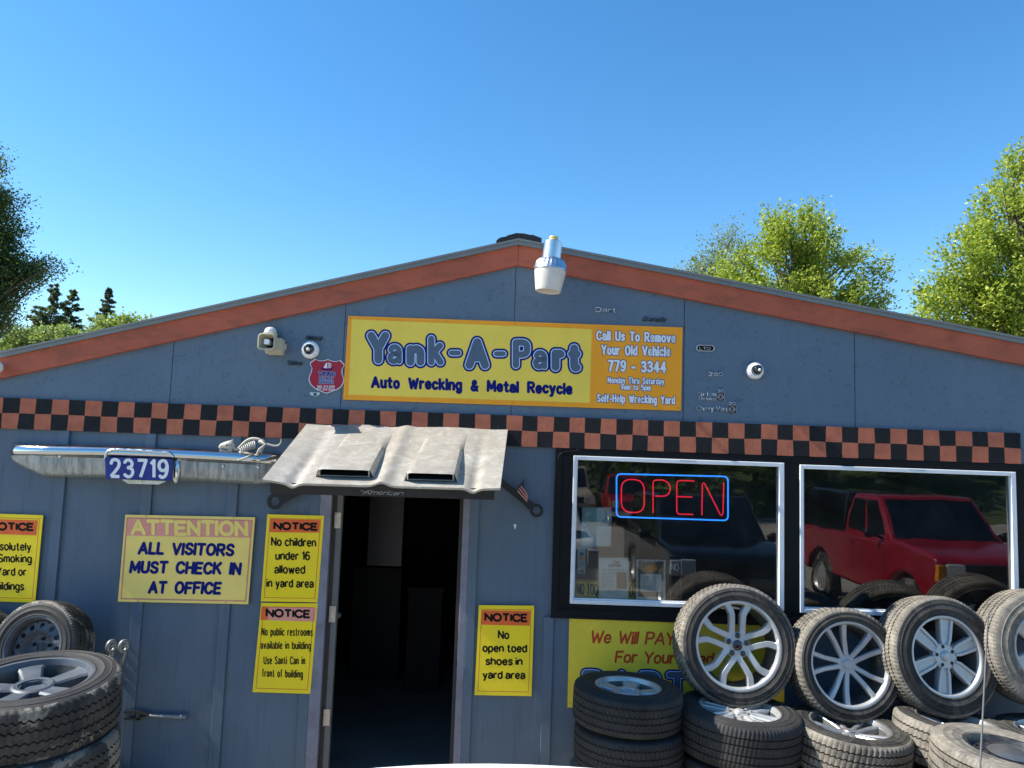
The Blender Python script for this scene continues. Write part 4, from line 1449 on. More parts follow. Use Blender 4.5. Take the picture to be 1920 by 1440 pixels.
def wrench(label, ring_c, tip, w0, Y, r=15.0, flag=None):
    c, e = at(*ring_c, Y), at(*tip, Y)
    t = thing('wrench', label, 'wrench', c)
    mb = MB()
    k = (5.6 + Y) / FPX
    R, r_in, th = r * k, r * k * 0.52, 0.014
    n = 24
    o_, i_ = [], []
    for q in range(n):
        a = 2 * pi * q / n
        ri = r_in * (1.0 + 0.1 * (q % 4 < 2))
        o_.append((c.x + R * cos(a), c.z + R * sin(a)))
        i_.append((c.x + ri * cos(a), c.z + ri * sin(a)))
    rg = [[(x, y, z) for x, z in pts_] for pts_, y in ((i_, c.y + th / 2), (o_, c.y + th / 2), (o_, c.y - th / 2), (i_, c.y - th / 2), (i_, c.y + th / 2))]
    loft(mb, rg)
    d = (e - c).normalized()
    s = Vector((-d.z, 0, d.x))
    a = c + d * R * 0.9
    h0, h1 = R * 0.62, w0 * k
    mb.slab([a - s * h0 + Vector((0, -th * .4, 0)), a + s * h0 + Vector((0, -th * .4, 0)), a + d * R * 1.6 + s * h1 + Vector((0, -th * .4, 0)), e + s * h1 + Vector((0, -th * .4, 0)), e - s * h1 + Vector((0, -th * .4, 0)), a + d * R * 1.6 - s * h1 + Vector((0, -th * .4, 0))], (0, th * 0.8, 0))
    mb.build('shank', 'blackm', t, 30)
    mb = MB()
    m_ = c.lerp(e, 0.7)
    mb.tube([m_, (m_.x, 0.0, m_.z)], 0.012, 8)
    mb.build('mounting_bolt', 'steelg', t)
    return t


wrench('black ring wrench on the wall under the left corner of the hood awning', (516, 940), (610, 905), 5.5, -0.05)
wrench('black ring wrench on the wall under the right corner of the hood awning', (1006, 957), (900, 872), 6, -0.05, 12.5)
fp = [(966, 917), (983, 897.5), (983, 914), (988, 925), (990, 943), (984, 938), (975, 927)]
t = thing('flag_emblem', 'small tattered stars and stripes emblem on the right wrench', 'emblem', at(980, 940, -0.06))
mb = MB()
mb.slab([at(x, y, -0.066) for x, y in fp], (0, 0.004, 0))
mb.build('flag', 'badgek', t)
mb = MB()
for k in range(3):
    stroke(mb, [(971 + 3.0 * k, 921 - 4.6 * k), (979 + 3.4 * k, 930 - 3.4 * k), (988 + 0.6 * k, 940 - 4.0 * k)], 1.5, -0.0668, at)
mb.build('stripes', 'pinkh', t)

# ------------------------------------------------------------------ chrome bumper with number plate
bx0, bx1 = at(20, 838, -0.04).x, at(517, 858, -0.10).x
zt = at(270, 849, -0.16).z
t = thing('chrome_bumper', 'long old chrome car bumper hung on the wall left of the awning', 'bumper', ((bx0 + bx1) / 2, 0, zt - 0.2))
CS = [(0.004, 0.030), (0.55, 0.030), (0.76, 0.025), (0.90, 0.014), (0.975, -0.002), (1.0, -0.020), (0.985, -0.036), (0.92, -0.046), (0.84, -0.052), (0.80, -0.06), (0.79, -0.10), (0.74, -0.16), (0.62, -0.195), (0.4, -0.205), (0.004, -0.205)]
lip, face = MB(), MB()
N = 60
secs = []
for i in range(N + 1):
    u = i / N
    x = bx0 + (bx1 - bx0) * u
    el, er = u / 0.16, (1 - u) / 0.06
    dl, dr = min(1, el) ** 0.5, min(1, er) ** 0.5
    D = 0.16 * (0.22 + 0.78 * dl) * (0.45 + 0.55 * dr)
    hb = (0.32 + 0.68 * min(1, el * 1.05 + 0.02) ** 0.7) * (0.86 + 0.14 * min(1, er))
    zz = zt + 0.014 * (1 - 4 * (u - 0.5) ** 2) - 0.0
    secs.append([(x, -D * a, zz + b * (hb if b < -0.055 else 1)) for a, b in CS])
def sweep(mb, secs, i0, i1):
    n = i1 - i0 + 1
    vs_ = [p for s in secs for p in s[i0:i1 + 1]]
    fs = []
    for i in range(len(secs) - 1):
        for k in range(n - 1):
            a = i * n + k
            fs.append((a, a + 1, a + n + 1, a + n))
    mb.add(vs_, fs)
sweep(lip, secs, 0, 9)
sweep(face, secs, 9, len(CS) - 1)
for s in (secs[0], secs[-1]):
    face.add(s, [tuple(range(len(s)))])
lip.build('bumper_lip', 'chromec', t, 60)
face.build('bumper_face', 'bface', t, 50)
for px, py in ((112, 856), (418, 874), (484, 876)):
    mb = MB()
    mb.ball(at(px, py, -0.136), (0.011, 0.006, 0.011), 10, 6)
    mb.build('bolt', 'chrome', t, 60)
mb = MB()
sl_ = [(206, 852), (208, 849), (318, 853.5), (322, 858), (206, 858)]
arch = catmull([(198, 860), (200, 850), (207, 844.5), (230, 843.5), (300, 847.5), (318, 850), (326, 857)], False)
mb.tube([at(x, y, -0.158) for x, y in arch], 0.011, 8)
mb.ball(at(331, 884, -0.128), (0.026, 0.02, 0.085), 14, 10)
mb.slab([at(x, y, -0.135) for x, y in ((228, 899), (312, 902), (298, 908.5), (240, 907))], (0, 0.07, 0))
mb.build('plate_surround', 'chrome', t, 50)
mb = MB()
mb.slab([at(x, y, -0.150) for x, y in ((206, 849), (318, 853), (322, 862), (203, 860))], (0, 0.02, 0))
mb.build('slot', 'void', t)
t = thing('number_plate', 'blue plate with white house number 23719 on the chrome bumper', 'plate', at(260, 902, -0.165))
C = [(196.5, 856.5), (324, 861), (322, 901), (198.5, 897.5)]
mb = MB()
rp = []
for i, cpt in enumerate(C):
    a, b = C[i - 1], C[(i + 1) % 4]
    def tow(q, d=2.6):
        l = sqrt((q[0] - cpt[0]) ** 2 + (q[1] - cpt[1]) ** 2)
        return lerp(cpt, q, d / l)
    rp += [tow(a), tow(b)]
mb.slab([at(x, y, -0.172) for x, y in rp], (0, 0.008, 0))
mb.build('plate_panel', 'plate', t)
letter('digits', t, 'refl', [("23719", 208, 893.2, 313.5, 895.5, 31.5)], 6.0, -0.1726, butt=True, gap=3.6)
screws(t, C, -0.1733, 1.4, 'ink', [(263.5, 882.5)])

# ------------------------------------------------------------------ little skeleton on the bumper
t = thing('skeleton_ornament', 'small bone coloured rat skeleton ornament crouching on the chrome bumper', 'ornament', at(460, 855, -0.12))
Yk = -0.115
P3 = lambda x, y, dy=0.0: at(x, y, Yk + dy)
mb = MB()
sk = [P3(411, 839.5), P3(415, 836.5), P3(421, 835), P3(428, 834.5), P3(434, 836), P3(439, 839)]
mb.tube(sk, [0.008, 0.018, 0.023, 0.032, 0.030, 0.012], 12)
mb.tube([P3(412, 843), P3(424, 847), P3(436, 844)], [0.007, 0.011, 0.012], 8)
mb.tube([P3(432, 830), P3(437, 824.5)], [0.015, 0.003], 8)
mb.tube([P3(429, 830, 0.045), P3(434, 826, 0.045)], [0.014, 0.003], 8)
mb.build('skull', 'bone', t, 60)
mb = MB()
mb.ball(P3(425.5, 834.5, -0.027), 0.0075, 8, 6)
mb.ball(P3(413.5, 838, -0.012), 0.004, 8, 6)
mb.build('eye_socket', 'void', t)
spine = catmull([(438, 839.5), (444, 843), (450, 838), (459, 829), (470, 823), (482, 823), (490, 826.5), (497, 831), (507, 834.5), (517, 836), (524, 833.5), (527, 828), (527, 823)], False)
mb = MB()
mb.tube([P3(x, y) for x, y in spine], [0.0105 if i < 30 else 0.0085 - 0.0045 * (i - 30) / (len(spine) - 30) for i in range(len(spine))], 7)
mb.build('spine', 'bone', t, 60)
mb = MB()
for k in range(9):
    x = 449.5 + 3.3 * k
    y = 839.5 - 13.5 * (1 - (1 - k / 9) ** 1.7)
    for s in (-1, 1):
        mb.tube([P3(x, y), P3(x + 1.6, y + 4, s * 0.040), P3(x + 2.2, y + 10, s * 0.044), P3(x + 1.0, y + 14.5, s * 0.014)], 0.0042, 5)
mb.build('ribs', 'bone', t, 60)
mb = MB()
mb.ball(P3(491, 828.5), (0.026, 0.03, 0.017), 10, 6)
mb.build('pelvis', 'bone', t, 60)
for pts_, dy in (([(449, 848), (462, 849.5), (473, 851.5), (463, 857), (448, 862.5)], -0.045), ([(450, 847), (463, 849), (467, 855), (459, 859)], 0.04),
                 ([(489, 828), (498, 833), (486, 843), (481, 853)], -0.045), ([(489, 828), (495, 835), (490, 846), (484, 853)], 0.035)):
    mb = MB()
    q = [P3(x, y, dy if i else dy * 0.4) for i, (x, y) in enumerate(pts_)]
    mb.tube(q, [0.0095, 0.0075, 0.0095, 0.0065, 0.006][:len(q)], 7)
    mb.ball(q[-1], (0.016, 0.010, 0.006), 8, 5)
    mb.build('leg', 'bone', t, 60)

# ------------------------------------------------------------------ handles on the left wall
for lab, x, y in (('left one of two steel rod ends used as a handle behind the tyre stack', 209, 1212), ('right one of two steel rod ends used as a handle behind the tyre stack', 232, 1212)):
    t = thing('rod_end', lab, 'handle', at(x, 1246, 0), 'steel rod ends used as handles')
    mb = MB()
    c = at(x, y, -0.055)
    ux = Vector((0.50, 0.86, 0.0))
    mb.tube([c + ux * (0.030 * cos(a)) + Vector((0, 0, 0.036 * sin(a))) for a in np.linspace(0, 2 * pi, 21)[:-1]], 0.0135, 10, closed=True)
    mb.tube([c + ux * 0.012 + Vector((0, 0, -0.036)), at(x - 1, y + 22, -0.05), at(x - 4, y + 31, -0.042), at(x - 9, y + 36, 0.0)], [0.017, 0.014, 0.017, 0.017], 10)
    mb.build('rod', 'steelg', t, 40)
    mb = MB()
    mb.tube([c - ux * 0.04 + Vector((0, 0, 0)), c + ux * 0.04], 0.006, 8)
    mb.build('bolt', 'steelg', t)
t = thing('ratchet', 'steel lever with a forked head fixed flat to the left wall', 'lever', at(292, 1352, 0))
mb = MB()
mb.tube([at(278, 1341.5, -0.035), at(300, 1342.5, -0.035), at(350, 1345, -0.035)], [0.010, 0.0145, 0.0165], 12)
mb.build('handle', 'steelg', t, 40)
mb = MB()
for q in ([(232, 1334), (258, 1333), (270, 1337), (280, 1340), (280, 1343), (268, 1340), (257, 1337), (232, 1338)], [(232, 1350), (258, 1351), (270, 1347), (280, 1344), (280, 1342), (268, 1343.5), (257, 1347), (232, 1346)], [(255, 1334), (262, 1334.5), (262, 1350), (255, 1350)]):
    mb.slab([at(x, y, -0.045) for x, y in q], (0, 0.022, 0))
mb.tube([at(244, 1342, -0.035), at(244, 1342, 0.003)], 0.012, 10)
mb.build('fork', 'badgek', t)

# ------------------------------------------------------------------ neon sign and papers in the left window
YN = 0.07
t = thing('neon_sign', 'red neon OPEN sign with blue rounded border inside the left window', 'neon sign', at(1260, 978, YN))
def rr_px(c, r, n=6):
    out = []
    for i, p in enumerate(c):
        a, b = c[i - 1], c[(i + 1) % 4]
        la, lb = math.dist(p, a), math.dist(p, b)
        pa, pb = lerp(p, a, r / la), lerp(p, b, r / lb)
        for k in range(n + 1):
            s = k / n
            out.append(lerp(lerp(pa, p, s), lerp(p, pb, s), s))
    return out
mb = MB()
mb.tube([at(x, y, YN) for x, y in rr_px([(1156, 888.5), (1365, 893.5), (1365, 976), (1156, 969)], 9)], 0.0054, 10, closed=True)
mb.build('blue_tube', 'neonb', t, 60)
mb = MB()
Op = rr_px([(1165, 898), (1208, 900), (1208, 962), (1165, 960)], 20, 8)
mb.tube([at(x, y, YN) for x, y in Op], 0.0047, 8, closed=True)
mb.tube([at(x, y, YN) for x, y in [(1224.5, 962), (1224.5, 906), (1226, 901.5), (1230, 900)] + catmull([(1234, 900), (1244, 900.5), (1253, 906), (1256.5, 915), (1254, 925), (1246, 930), (1228, 930)], False)], 0.0047, 8)
mb.tube([at(x, y, YN) for x, y in [(1302, 902), (1274, 901), (1270.5, 902.5), (1269, 907), (1269, 958), (1270.5, 962.5), (1275, 964), (1300, 964.5)]], 0.0047, 8)
mb.tube([at(x, y, YN) for x, y in [(1269, 931), (1298, 932)]], 0.0047, 8)
mb.tube([at(x, y, YN) for x, y in [(1316, 966), (1317, 908), (1319, 905), (1322, 908), (1350, 964), (1353.5, 966.5), (1355.5, 963), (1357, 905)]], 0.0047, 8)
mb.build('red_tubes', 'neonr', t, 60)
mb = MB()
for px in (1185, 1345):
    mb.tube([at(px, 888, YN + 0.02), at(px, 974, YN + 0.02)], 0.004, 6)
    mb.tube([at(px, 888, YN + 0.02), (at(px, 888, YN).x, YN + 0.02, 2.36)], 0.0015, 5)
mb.slab([at(x, y, YN + 0.03) for x, y in ((1236, 966), (1284, 967.5), (1284, 980), (1236, 979))], (0, 0.03, 0))
mb.build('carrier', 'blackm', t)


def sheet_thing(name, label, cat, C, mat, Y=0.012, th=0.0012):
    t = thing(name, label, cat, at((C[2][0] + C[3][0]) / 2, (C[2][1] + C[3][1]) / 2, Y))
    quad(MB(), C, Y, th).build('sheet', mat, t)
    return t


def lines_on(t, C, Y, rows, mat='ink2', w=0.7, name='print'):
    mb = MB()
    rnd = random.Random(len(rows))
    for v, a, b in rows:
        p, q = lerp(lerp(C[0], C[1], a), lerp(C[3], C[2], a), v), lerp(lerp(C[0], C[1], b), lerp(C[3], C[2], b), v)
        x = 0.0
        while x < 1:
            e = min(1, x + rnd.uniform(0.08, 0.25))
            stroke(mb, [lerp(p, q, x), lerp(p, q, e)], w, Y, at, True)
            x = e + 0.05
    mb.build(name, mat, t)


C = [(1123, 1045.6), (1178.7, 1046.2), (1178, 1123), (1122.5, 1121.6)]
t = sheet_thing('flyer', 'white flyer with a red and black heading and a brown picture', 'flyer', C, 'paper')
letter('heading', t, 'redtx', [("Crime", 1147, 1056, 1161, 1056.4, 4.4)], 1.0, 0.0114, shear=0.3)
letter('heading', t, 'ink', [("STOPPERS", 1140.5, 1062.5, 1164.5, 1063, 4.4)], 0.95, 0.0114, shear=0.15)
lines_on(t, C, 0.0114, [(0.29 + 0.033 * k, 0.12, 0.94 if k < 3 else 0.54) for k in range(14)] + [(0.8, 0.3, 0.75), (0.84, 0.3, 0.75), (0.9, 0.3, 0.7)])
quad(MB(), inset(C, 0.6, 0.06, 0.35, 0.24), 0.0116).build('picture', 'bronze', t)
C = [(1193, 1048.7), (1248, 1050), (1247.9, 1125), (1192, 1123.7)]
t = sheet_thing('flyer', 'tan bordered season schedule flyer with a pale centre panel', 'flyer', C, 'paper')
quad(MB(), inset(C, 0.07, 0.07, 0.07, 0.07), 0.0117).build('tan_field', 'tan', t)
quad(MB(), inset(C, 0.15, 0.15, 0.36, 0.20), 0.0114).build('panel', 'paper', t)
letter('heading', t, 'ink', [("KITSA 2024 SEASON", 1197, 1055.6, 1244, 1056.6, 4.4)], 0.9, 0.0112)
mb = MB()
mb.sheet([at(1221 + 12 * cos(a), 1066 + 6 * sin(a), 0.0113) for a in np.linspace(0, 2 * pi, 20)[:-1]])
mb.build('logo', 'ora', t)
lines_on(t, C, 0.0110, [(0.42 + 0.045 * k, 0.22, 0.78) for k in range(8)])
C = [(1091.5, 951.5), (1147, 951.5), (1146, 1025), (1089.5, 1024.5)]
t = sheet_thing('notice_sheet', 'pale blue sheet with two white patches in the upper left pane', 'sheet', C, 'paperb')
quad(MB(), inset(C, 0.5, 0.22, 0.01, 0.66), 0.0114).build('patch', 'paper', t)
quad(MB(), inset(C, 0.5, 0.02, 0.48, 0.02), 0.0114).build('patch', 'paper', t)
C = [(1083, 1027), (1098, 1027), (1097.3, 1075.6), (1083.6, 1075.6)]
t = sheet_thing('sticker_strip', 'narrow strip of payment card stickers at the left edge of the pane', 'sticker', C, 'paperb', 0.011)
quad(MB(), inset(C, 0.25, 0.25, 0.17, 0.69), 0.0104).build('blue_logo', 'pblue', t)
quad(MB(), inset(C, 0.2, 0.5, 0.37, 0.53), 0.0104).build('red_logo', 'redh', t)
quad(MB(), inset(C, 0.5, 0.2, 0.37, 0.53), 0.0104).build('orange_logo', 'ora', t)
lines_on(t, C, 0.0104, [(0.56, 0.2, 0.8), (0.62, 0.2, 0.8)], 'ink', 1.0)
quad(MB(), inset(C, 0.2, 0.2, 0.86, 0.04), 0.0104).build('dark_logo', 'ink', t)
C = [(1078.7, 1087), (1190, 1092), (1188.7, 1122.5), (1077.5, 1119)]
t = sheet_thing('tool_notice', 'yellow black bordered notice about tools behind the flyers', 'sign', C, 'yel_pay', 0.03, 0.003)
mb = MB()
outline(mb, inset(C, 0.015, 0.015, 0.06, 0.06), 1.0, 0.0294)
mb.build('border_stripe', 'ink', t)
letter('lettering', t, 'ink', [("NO TOOLS ALLOWED", 1082.5, 1114, 1186.5, 1117.5, 19.5)], 2.7, 0.0290, butt=True, gap=3.0)
C = [(1256, 1048), (1279, 1049), (1278, 1124), (1255, 1123)]
t = sheet_thing('framed_notice', 'dark notice in a brown frame right of the two flyers', 'sign', C, 'inside', 0.025, 0.004)
mb = MB()
outline(mb, inset(C, 0.06, 0.06, 0.02, 0.02), 2.2, 0.0244)
mb.build('frame', 'tan', t)
letter('lettering', t, 'white', [("NO", 1259, 1069, 1272, 1070, 12)], 1.3, 0.0244, butt=True)


# ------------------------------------------------------------------ tyres and wheels
def tyre_mb(R, w, rr, n=288, mod=4, groove=(0.11, 0.27), depth=0.008, skew=1, sipe=0.004, zig=0.0):
    """sidewall = slot 0, tread blocks = slot 1, grooves = slot 2"""
    hw = w / 2
    prof = [(rr - 0.004, hw * 0.80), (rr + 0.008, hw * 0.93)]
    d = R - rr
    prof += [(rr + 0.10 * d, hw * 0.985), (rr + 0.14 * d, hw * 0.965), (rr + 0.17 * d, hw * 0.968), (rr + 0.36 * d, hw * 1.0), (rr + 0.385 * d, hw * 1.018), (rr + 0.41 * d, hw * 1.0),
             (rr + 0.62 * d, hw * 0.985), (rr + 0.64 * d, hw * 1.0), (rr + 0.66 * d, hw * 0.975), (R - 0.026, hw * 0.945)]
    tread = [(R - 0.016, 0.915, 9), (R - 0.006, 0.845, 8)]
    gs = sorted([x for g_ in groove for x in (g_, -g_)], reverse=True)
    rib = 1
    for g_ in gs:
        tread += [(R - 0.001, 2 * g_ + 0.034, rib), (R - depth, 2 * g_ + 0.022, 0), (R - depth, 2 * g_ - 0.022, 0)]
        rib += 1
        tread += [(R - 0.001, 2 * g_ - 0.034, rib)]
    tread += [(R - 0.006, -0.845, 8), (R - 0.016, -0.915, 9)]
    full = [(r, z, 0, 0) for r, z in prof] + [(r, z * hw, k, 1) for r, z, k in tread] + [(r, -z, 0, 0) for r, z in reversed(prof)]
    mb = MB()
    vs_ = []
    for i, (r, z, k, tr) in enumerate(full):
        for q in range(n):
            a = 2 * pi * q / n
            dr = 0.0
            if k >= 8:
                dr = -sipe * 1.3 if q % mod == 0 else 0.0
            elif k:
                dr = -sipe if (q + skew * k) % mod == 0 else 0.0
            aa = a + (0.05 * (z / hw) if tr else (0.05 if z > 0 else -0.05))
            zz = z + (zig * (1 if (q // 2) % 2 else -1) if tr and k < 8 else 0.0)
            vs_.append(((r + dr) * cos(aa), (r + dr) * sin(aa), zz))
    mb.v = vs_
    m = len(full)
    for i in range(m - 1):
        A, B = full[i], full[i + 1]
        for q in range(n):
            q2 = (q + 1) % n
            if not (A[3] or B[3]):
                mi = 0
            elif A[3] and B[3] and (A[2] == 0 or B[2] == 0):
                mi = 2
            else:
                mi = 1
            mb.f.append((i * n + q, i * n + q2, (i + 1) * n + q2, (i + 1) * n + q))
            mb.mi.append(mi)
    return mb


def rim_mb(rr, w):
    hw = w / 2
    mb = MB()
    mb.lathe([(rr - 0.004, hw * 0.72), (rr + 0.012, hw * 0.86), (rr + 0.011, hw * 0.93), (rr + 0.004, hw * 0.945), (rr - 0.006, hw * 0.92), (rr - 0.012, hw * 0.80), (rr - 0.016, hw * 0.70)], 56)
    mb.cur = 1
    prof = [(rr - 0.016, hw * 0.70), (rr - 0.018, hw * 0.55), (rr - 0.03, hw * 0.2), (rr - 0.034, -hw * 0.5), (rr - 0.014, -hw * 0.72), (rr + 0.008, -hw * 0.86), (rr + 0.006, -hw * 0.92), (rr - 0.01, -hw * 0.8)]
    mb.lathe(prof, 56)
    return mb


def spoke(mb, path, widths, z0, z1, zs=None, top=0.62):
    """path: (r, deg); beam with a raised narrower top"""
    pts = [Vector((r * cos(radians(a)), r * sin(radians(a)), 0)) for r, a in path]
    rings = []
    m = len(pts)
    for i, p in enumerate(pts):
        t = (pts[min(i + 1, m - 1)] - pts[max(i - 1, 0)]).normalized()
        s = Vector((-t.y, t.x, 0))
        h = widths[i] / 2
        zt = z1 if zs is None else zs[i]
        rings.append([p + s * h + Vector((0, 0, z0)), p + s * h + Vector((0, 0, zt - 0.008)), p + s * h * top + Vector((0, 0, zt)), p - s * h * top + Vector((0, 0, zt)), p - s * h + Vector((0, 0, zt - 0.008)), p - s * h + Vector((0, 0, z0))])
    loft(mb, rings, True, True)


def disc(mb, c, r, z0, z1, n=24):
    mb.lathe([(0.0001, z1), (r * 0.86, z1), (r, z1 - 0.006), (r, z0)], n, Matrix.Translation((c[0], c[1], 0)))


def wheel(style, label, R, w, rr, rub, group=None, mod=4, groove=(0.11, 0.27), metal='alloy', n=288, skew=1, side='rub_s', zig=0.0):
    t = thing('salvaged_spare', label, 'wheel', (0, 0, 0), group)
    ty = tyre_mb(R, w, rr, n, mod, groove, skew=skew, zig=zig).build('tyre', [side, rub, 'rub_g'], t, 38)
    hw = w / 2
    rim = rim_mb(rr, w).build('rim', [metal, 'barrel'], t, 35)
    zt = hw * 0.80
    mb = MB()
    lugs = []
    def newlug():
        lugs.append(MB())
        return lugs[-1]
    if style == 'split':
        for k in range(5):
            a = 90 + 72 * k
            for s in (-1, 1):
                spoke(mb, [(0.055, a + s * 36), (0.34 * rr, a + s * 22.5), (0.54 * rr, a + s * 14), (0.71 * rr, a + s * 11.3), (0.80 * rr, a + s * 12.2), (0.985 * rr, a + s * 16)], [0.055, 0.041, 0.039, 0.040, 0.043, 0.046], zt - 0.05, zt, [zt - 0.015, zt - 0.012, zt - 0.006, zt - 0.003, zt - 0.003, zt - 0.004], 0.78)
        disc(mb, (0, 0), 0.078, zt - 0.055, zt - 0.012)
        for k in range(5):
            a = radians(90 + 72 * k)
            disc(mb, (0.062 * cos(a), 0.062 * sin(a)), 0.024, zt - 0.05, zt - 0.010, 12)
            newlug().ball((0.062 * cos(a), 0.062 * sin(a), zt - 0.008), (0.019, 0.019, 0.006), 12, 6)
        newlug().ball((0, 0, zt - 0.008), (0.034, 0.034, 0.007), 20, 6)
    elif style == 'pairs':
        for k in range(5):
            a = 104 + 72 * k
            for s in (-1, 1):
                spoke(mb, [(0.04, a + s * 22), (0.30 * rr, a + s * 15), (0.62 * rr, a + s * 12.5), (0.90 * rr, a + s * 13.5), (0.985 * rr, a + s * 14.5)], [0.036, 0.033, 0.031, 0.034, 0.042], zt - 0.05, zt, [zt - 0.03, zt - 0.028, zt - 0.015, zt - 0.005, zt - 0.004], 0.66)
        disc(mb, (0, 0), 0.062, zt - 0.06, zt - 0.028)
        for k in range(5):
            a = radians(104 + 36 + 72 * k)
            newlug().lathe([(0.0001, zt - 0.04), (0.012, zt - 0.04), (0.012, zt - 0.06)], 10, Matrix.Translation((0.066 * cos(a), 0.066 * sin(a), 0)))
        disc(mb, (0, 0), 0.032, zt - 0.03, zt - 0.018)
    elif style == 'six':
        for k in range(6):
            a = 80 + 60 * k
            spoke(mb, [(0.05, a), (0.45 * rr, a), (0.95 * rr, a), (0.99 * rr, a)], [0.060, 0.080, 0.092, 0.094], zt - 0.05, zt, [zt - 0.012, zt - 0.012, zt - 0.012, zt - 0.012], 0.9)
            for s in (-1, 1):
                spoke(mb, [(0.075, a + s * 14), (0.45 * rr, a + s * 15.5), (0.97 * rr, a + s * 9.2)], [0.018, 0.022, 0.024], zt - 0.014, zt, None, 0.7)
        disc(mb, (0, 0), 0.085, zt - 0.05, zt - 0.006)
        for k in range(5):
            a = radians(98 + 72 * k)
            newlug().lathe([(0.0001, zt - 0.004), (0.011, zt - 0.004), (0.013, zt - 0.007), (0.0128, zt - 0.012)], 12, Matrix.Translation((0.060 * cos(a), 0.060 * sin(a), 0)))
        mb.lathe([(0.0001, zt + 0.012), (0.022, zt + 0.010), (0.033, zt + 0.002), (0.035, zt - 0.006)], 24)
    elif style == 'five':
        for k in range(5):
            a = 54 + 72 * k
            spoke(mb, [(0.05, a), (0.4 * rr, a), (0.8 * rr, a), (0.985 * rr, a)], [0.085, 0.080, 0.10, 0.15], zt - 0.06, zt, [zt - 0.02, zt - 0.018, zt - 0.01, zt - 0.004], 0.8)
        mb.lathe([(0.0001, zt - 0.035), (0.055, zt - 0.035), (0.060, zt - 0.014), (0.078, zt - 0.012), (0.088, zt - 0.018), (0.088, zt - 0.06)], 36)
    elif style == 'steel':
        # pressed disc with a ring of round holes
        n2 = 60
        z1 = zt - 0.05
        rs = [(0.035, z1 - 0.03), (0.07, z1 - 0.03), (0.085, z1 - 0.02), (0.42 * rr + 0.02, z1 + 0.012), (0.56 * rr, z1 + 0.022)]
        mb.lathe(rs, n2)
        hr0, hr1 = 0.56 * rr, 0.86 * rr
        nh = 12
        vs_, fs = [], []
        rh = 0.0165 * rr / 0.19
        rm = (hr0 + hr1) / 2
        for k in range(nh):
            ac = 2 * pi * k / nh
            hd = pi / nh
            cx_, cy_ = rm * cos(ac), rm * sin(ac)
            outer, inner = [], []
            for q in range(16):
                b = 2 * pi * q / 16
                ix, iy = cx_ + rh * cos(b + ac), cy_ + rh * sin(b + ac)
                # outer: project direction on the sector boundary
                ca, sa = cos(b), sin(b)
                sx = min((hr1 - hr0) / 2 / max(abs(ca), 1e-6), rm * math.tan(hd) / max(abs(sa), 1e-6))
                lr, lt = rm + sx * ca, sx * sa
                an = ac + (lt / (rm * math.tan(hd))) * hd
                rr2 = lr
                outer.append((rr2 * cos(an), rr2 * sin(an), z1 + 0.022 - 0.012 * (rr2 - hr0) / (hr1 - hr0)))
                inner.append((ix, iy, z1 + 0.014))
            loft(mb, [outer, inner, [(x, y, z - 0.012) for x, y, z in inner]])
        mb.lathe([(hr1, z1 + 0.010), (0.93 * rr, z1 - 0.01), (0.97 * rr, z1 - 0.03)], n2)
        for k in range(5):
            a = radians(90 + 72 * k)
            newlug().lathe([(0.0001, z1 + 0.0), (0.010, z1 + 0.0), (0.011, z1 - 0.028)], 8, Matrix.Translation((0.055 * cos(a), 0.055 * sin(a), 0)))
    elif style == 'capped':
        n2 = 60
        z1 = zt - 0.03
        hr0, hr1 = 0.60 * rr, 0.86 * rr
        mb.lathe([(0.30 * rr, z1 + 0.02), (hr0, z1 + 0.024)], n2)
        nh = 16
        rm = (hr0 + hr1) / 2
        for k in range(nh):
            ac = 2 * pi * k / nh
            hd = pi / nh
            outer, inner = [], []
            for q in range(12):
                b = 2 * pi * q / 12
                ca, sa = cos(b), sin(b)
                sx = min((hr1 - hr0) / 2 / max(abs(ca), 1e-6), rm * math.tan(hd) / max(abs(sa), 1e-6))
                lr, lt = rm + sx * ca, sx * sa
                an = ac + (lt / (rm * math.tan(hd))) * hd
                outer.append((lr * cos(an), lr * sin(an), z1 + 0.024 - 0.016 * (lr - hr0) / (hr1 - hr0)))
                px_, py_ = rm + 0.013 * ca, 0.019 * sa
                inner.append((px_ * cos(ac) - py_ * sin(ac), px_ * sin(ac) + py_ * cos(ac), z1 + 0.012))
            loft(mb, [outer, inner, [(x, y, z - 0.014) for x, y, z in inner]])
        mb.lathe([(hr1, z1 + 0.008), (0.93 * rr, z1 - 0.012), (0.97 * rr, z1 - 0.03)], n2)
        newlug().lathe([(0.0001, z1 + 0.055), (0.25 * rr, z1 + 0.052), (0.42 * rr, z1 + 0.040), (0.52 * rr, z1 + 0.026)], 40)
    face = mb.build('spokes' if style in ('split', 'pairs', 'six', 'five') else 'wheel_disc', metal, t, 35 if style in ('steel', 'capped') else 22)
    for k, lg in enumerate(lugs):
        cap = style == 'capped' or (style == 'split' and k == 5)
        lg.build('hub_cap' if cap else 'lug_nut', 'hubcap' if style == 'capped' else ('smoke' if style == 'split' else 'blackm'), t, 40)
    return t


def lay(t, x, y, ztop, w, tilt=(0, 0), spin=0.0):
    t.location = (x, y, ztop - w / 2)
    t.rotation_euler = Euler((radians(tilt[0]), radians(tilt[1]), radians(spin)), 'XYZ')


def stand(t, px, py, Yf, w, lean=5, yaw=0, spin=0.0):
    """face centre at pixel (px,py) at plane y=Yf; axis towards the camera side"""
    p = at(px, py, Yf)
    ax_ = Vector((sin(radians(yaw)), -cos(radians(yaw)), math.tan(radians(lean)))).normalized()
    z = ax_
    x = Vector((0, 0, 1)).cross(z).normalized()
    y = z.cross(x)
    rot = Matrix((x, y, z)).transposed() @ Matrix.Rotation(radians(spin), 3, 'Z')
    t.location = p - z * (w / 2)
    t.rotation_euler = rot.to_euler()


TS = 'wheels and tyres stacked in front of the shop'
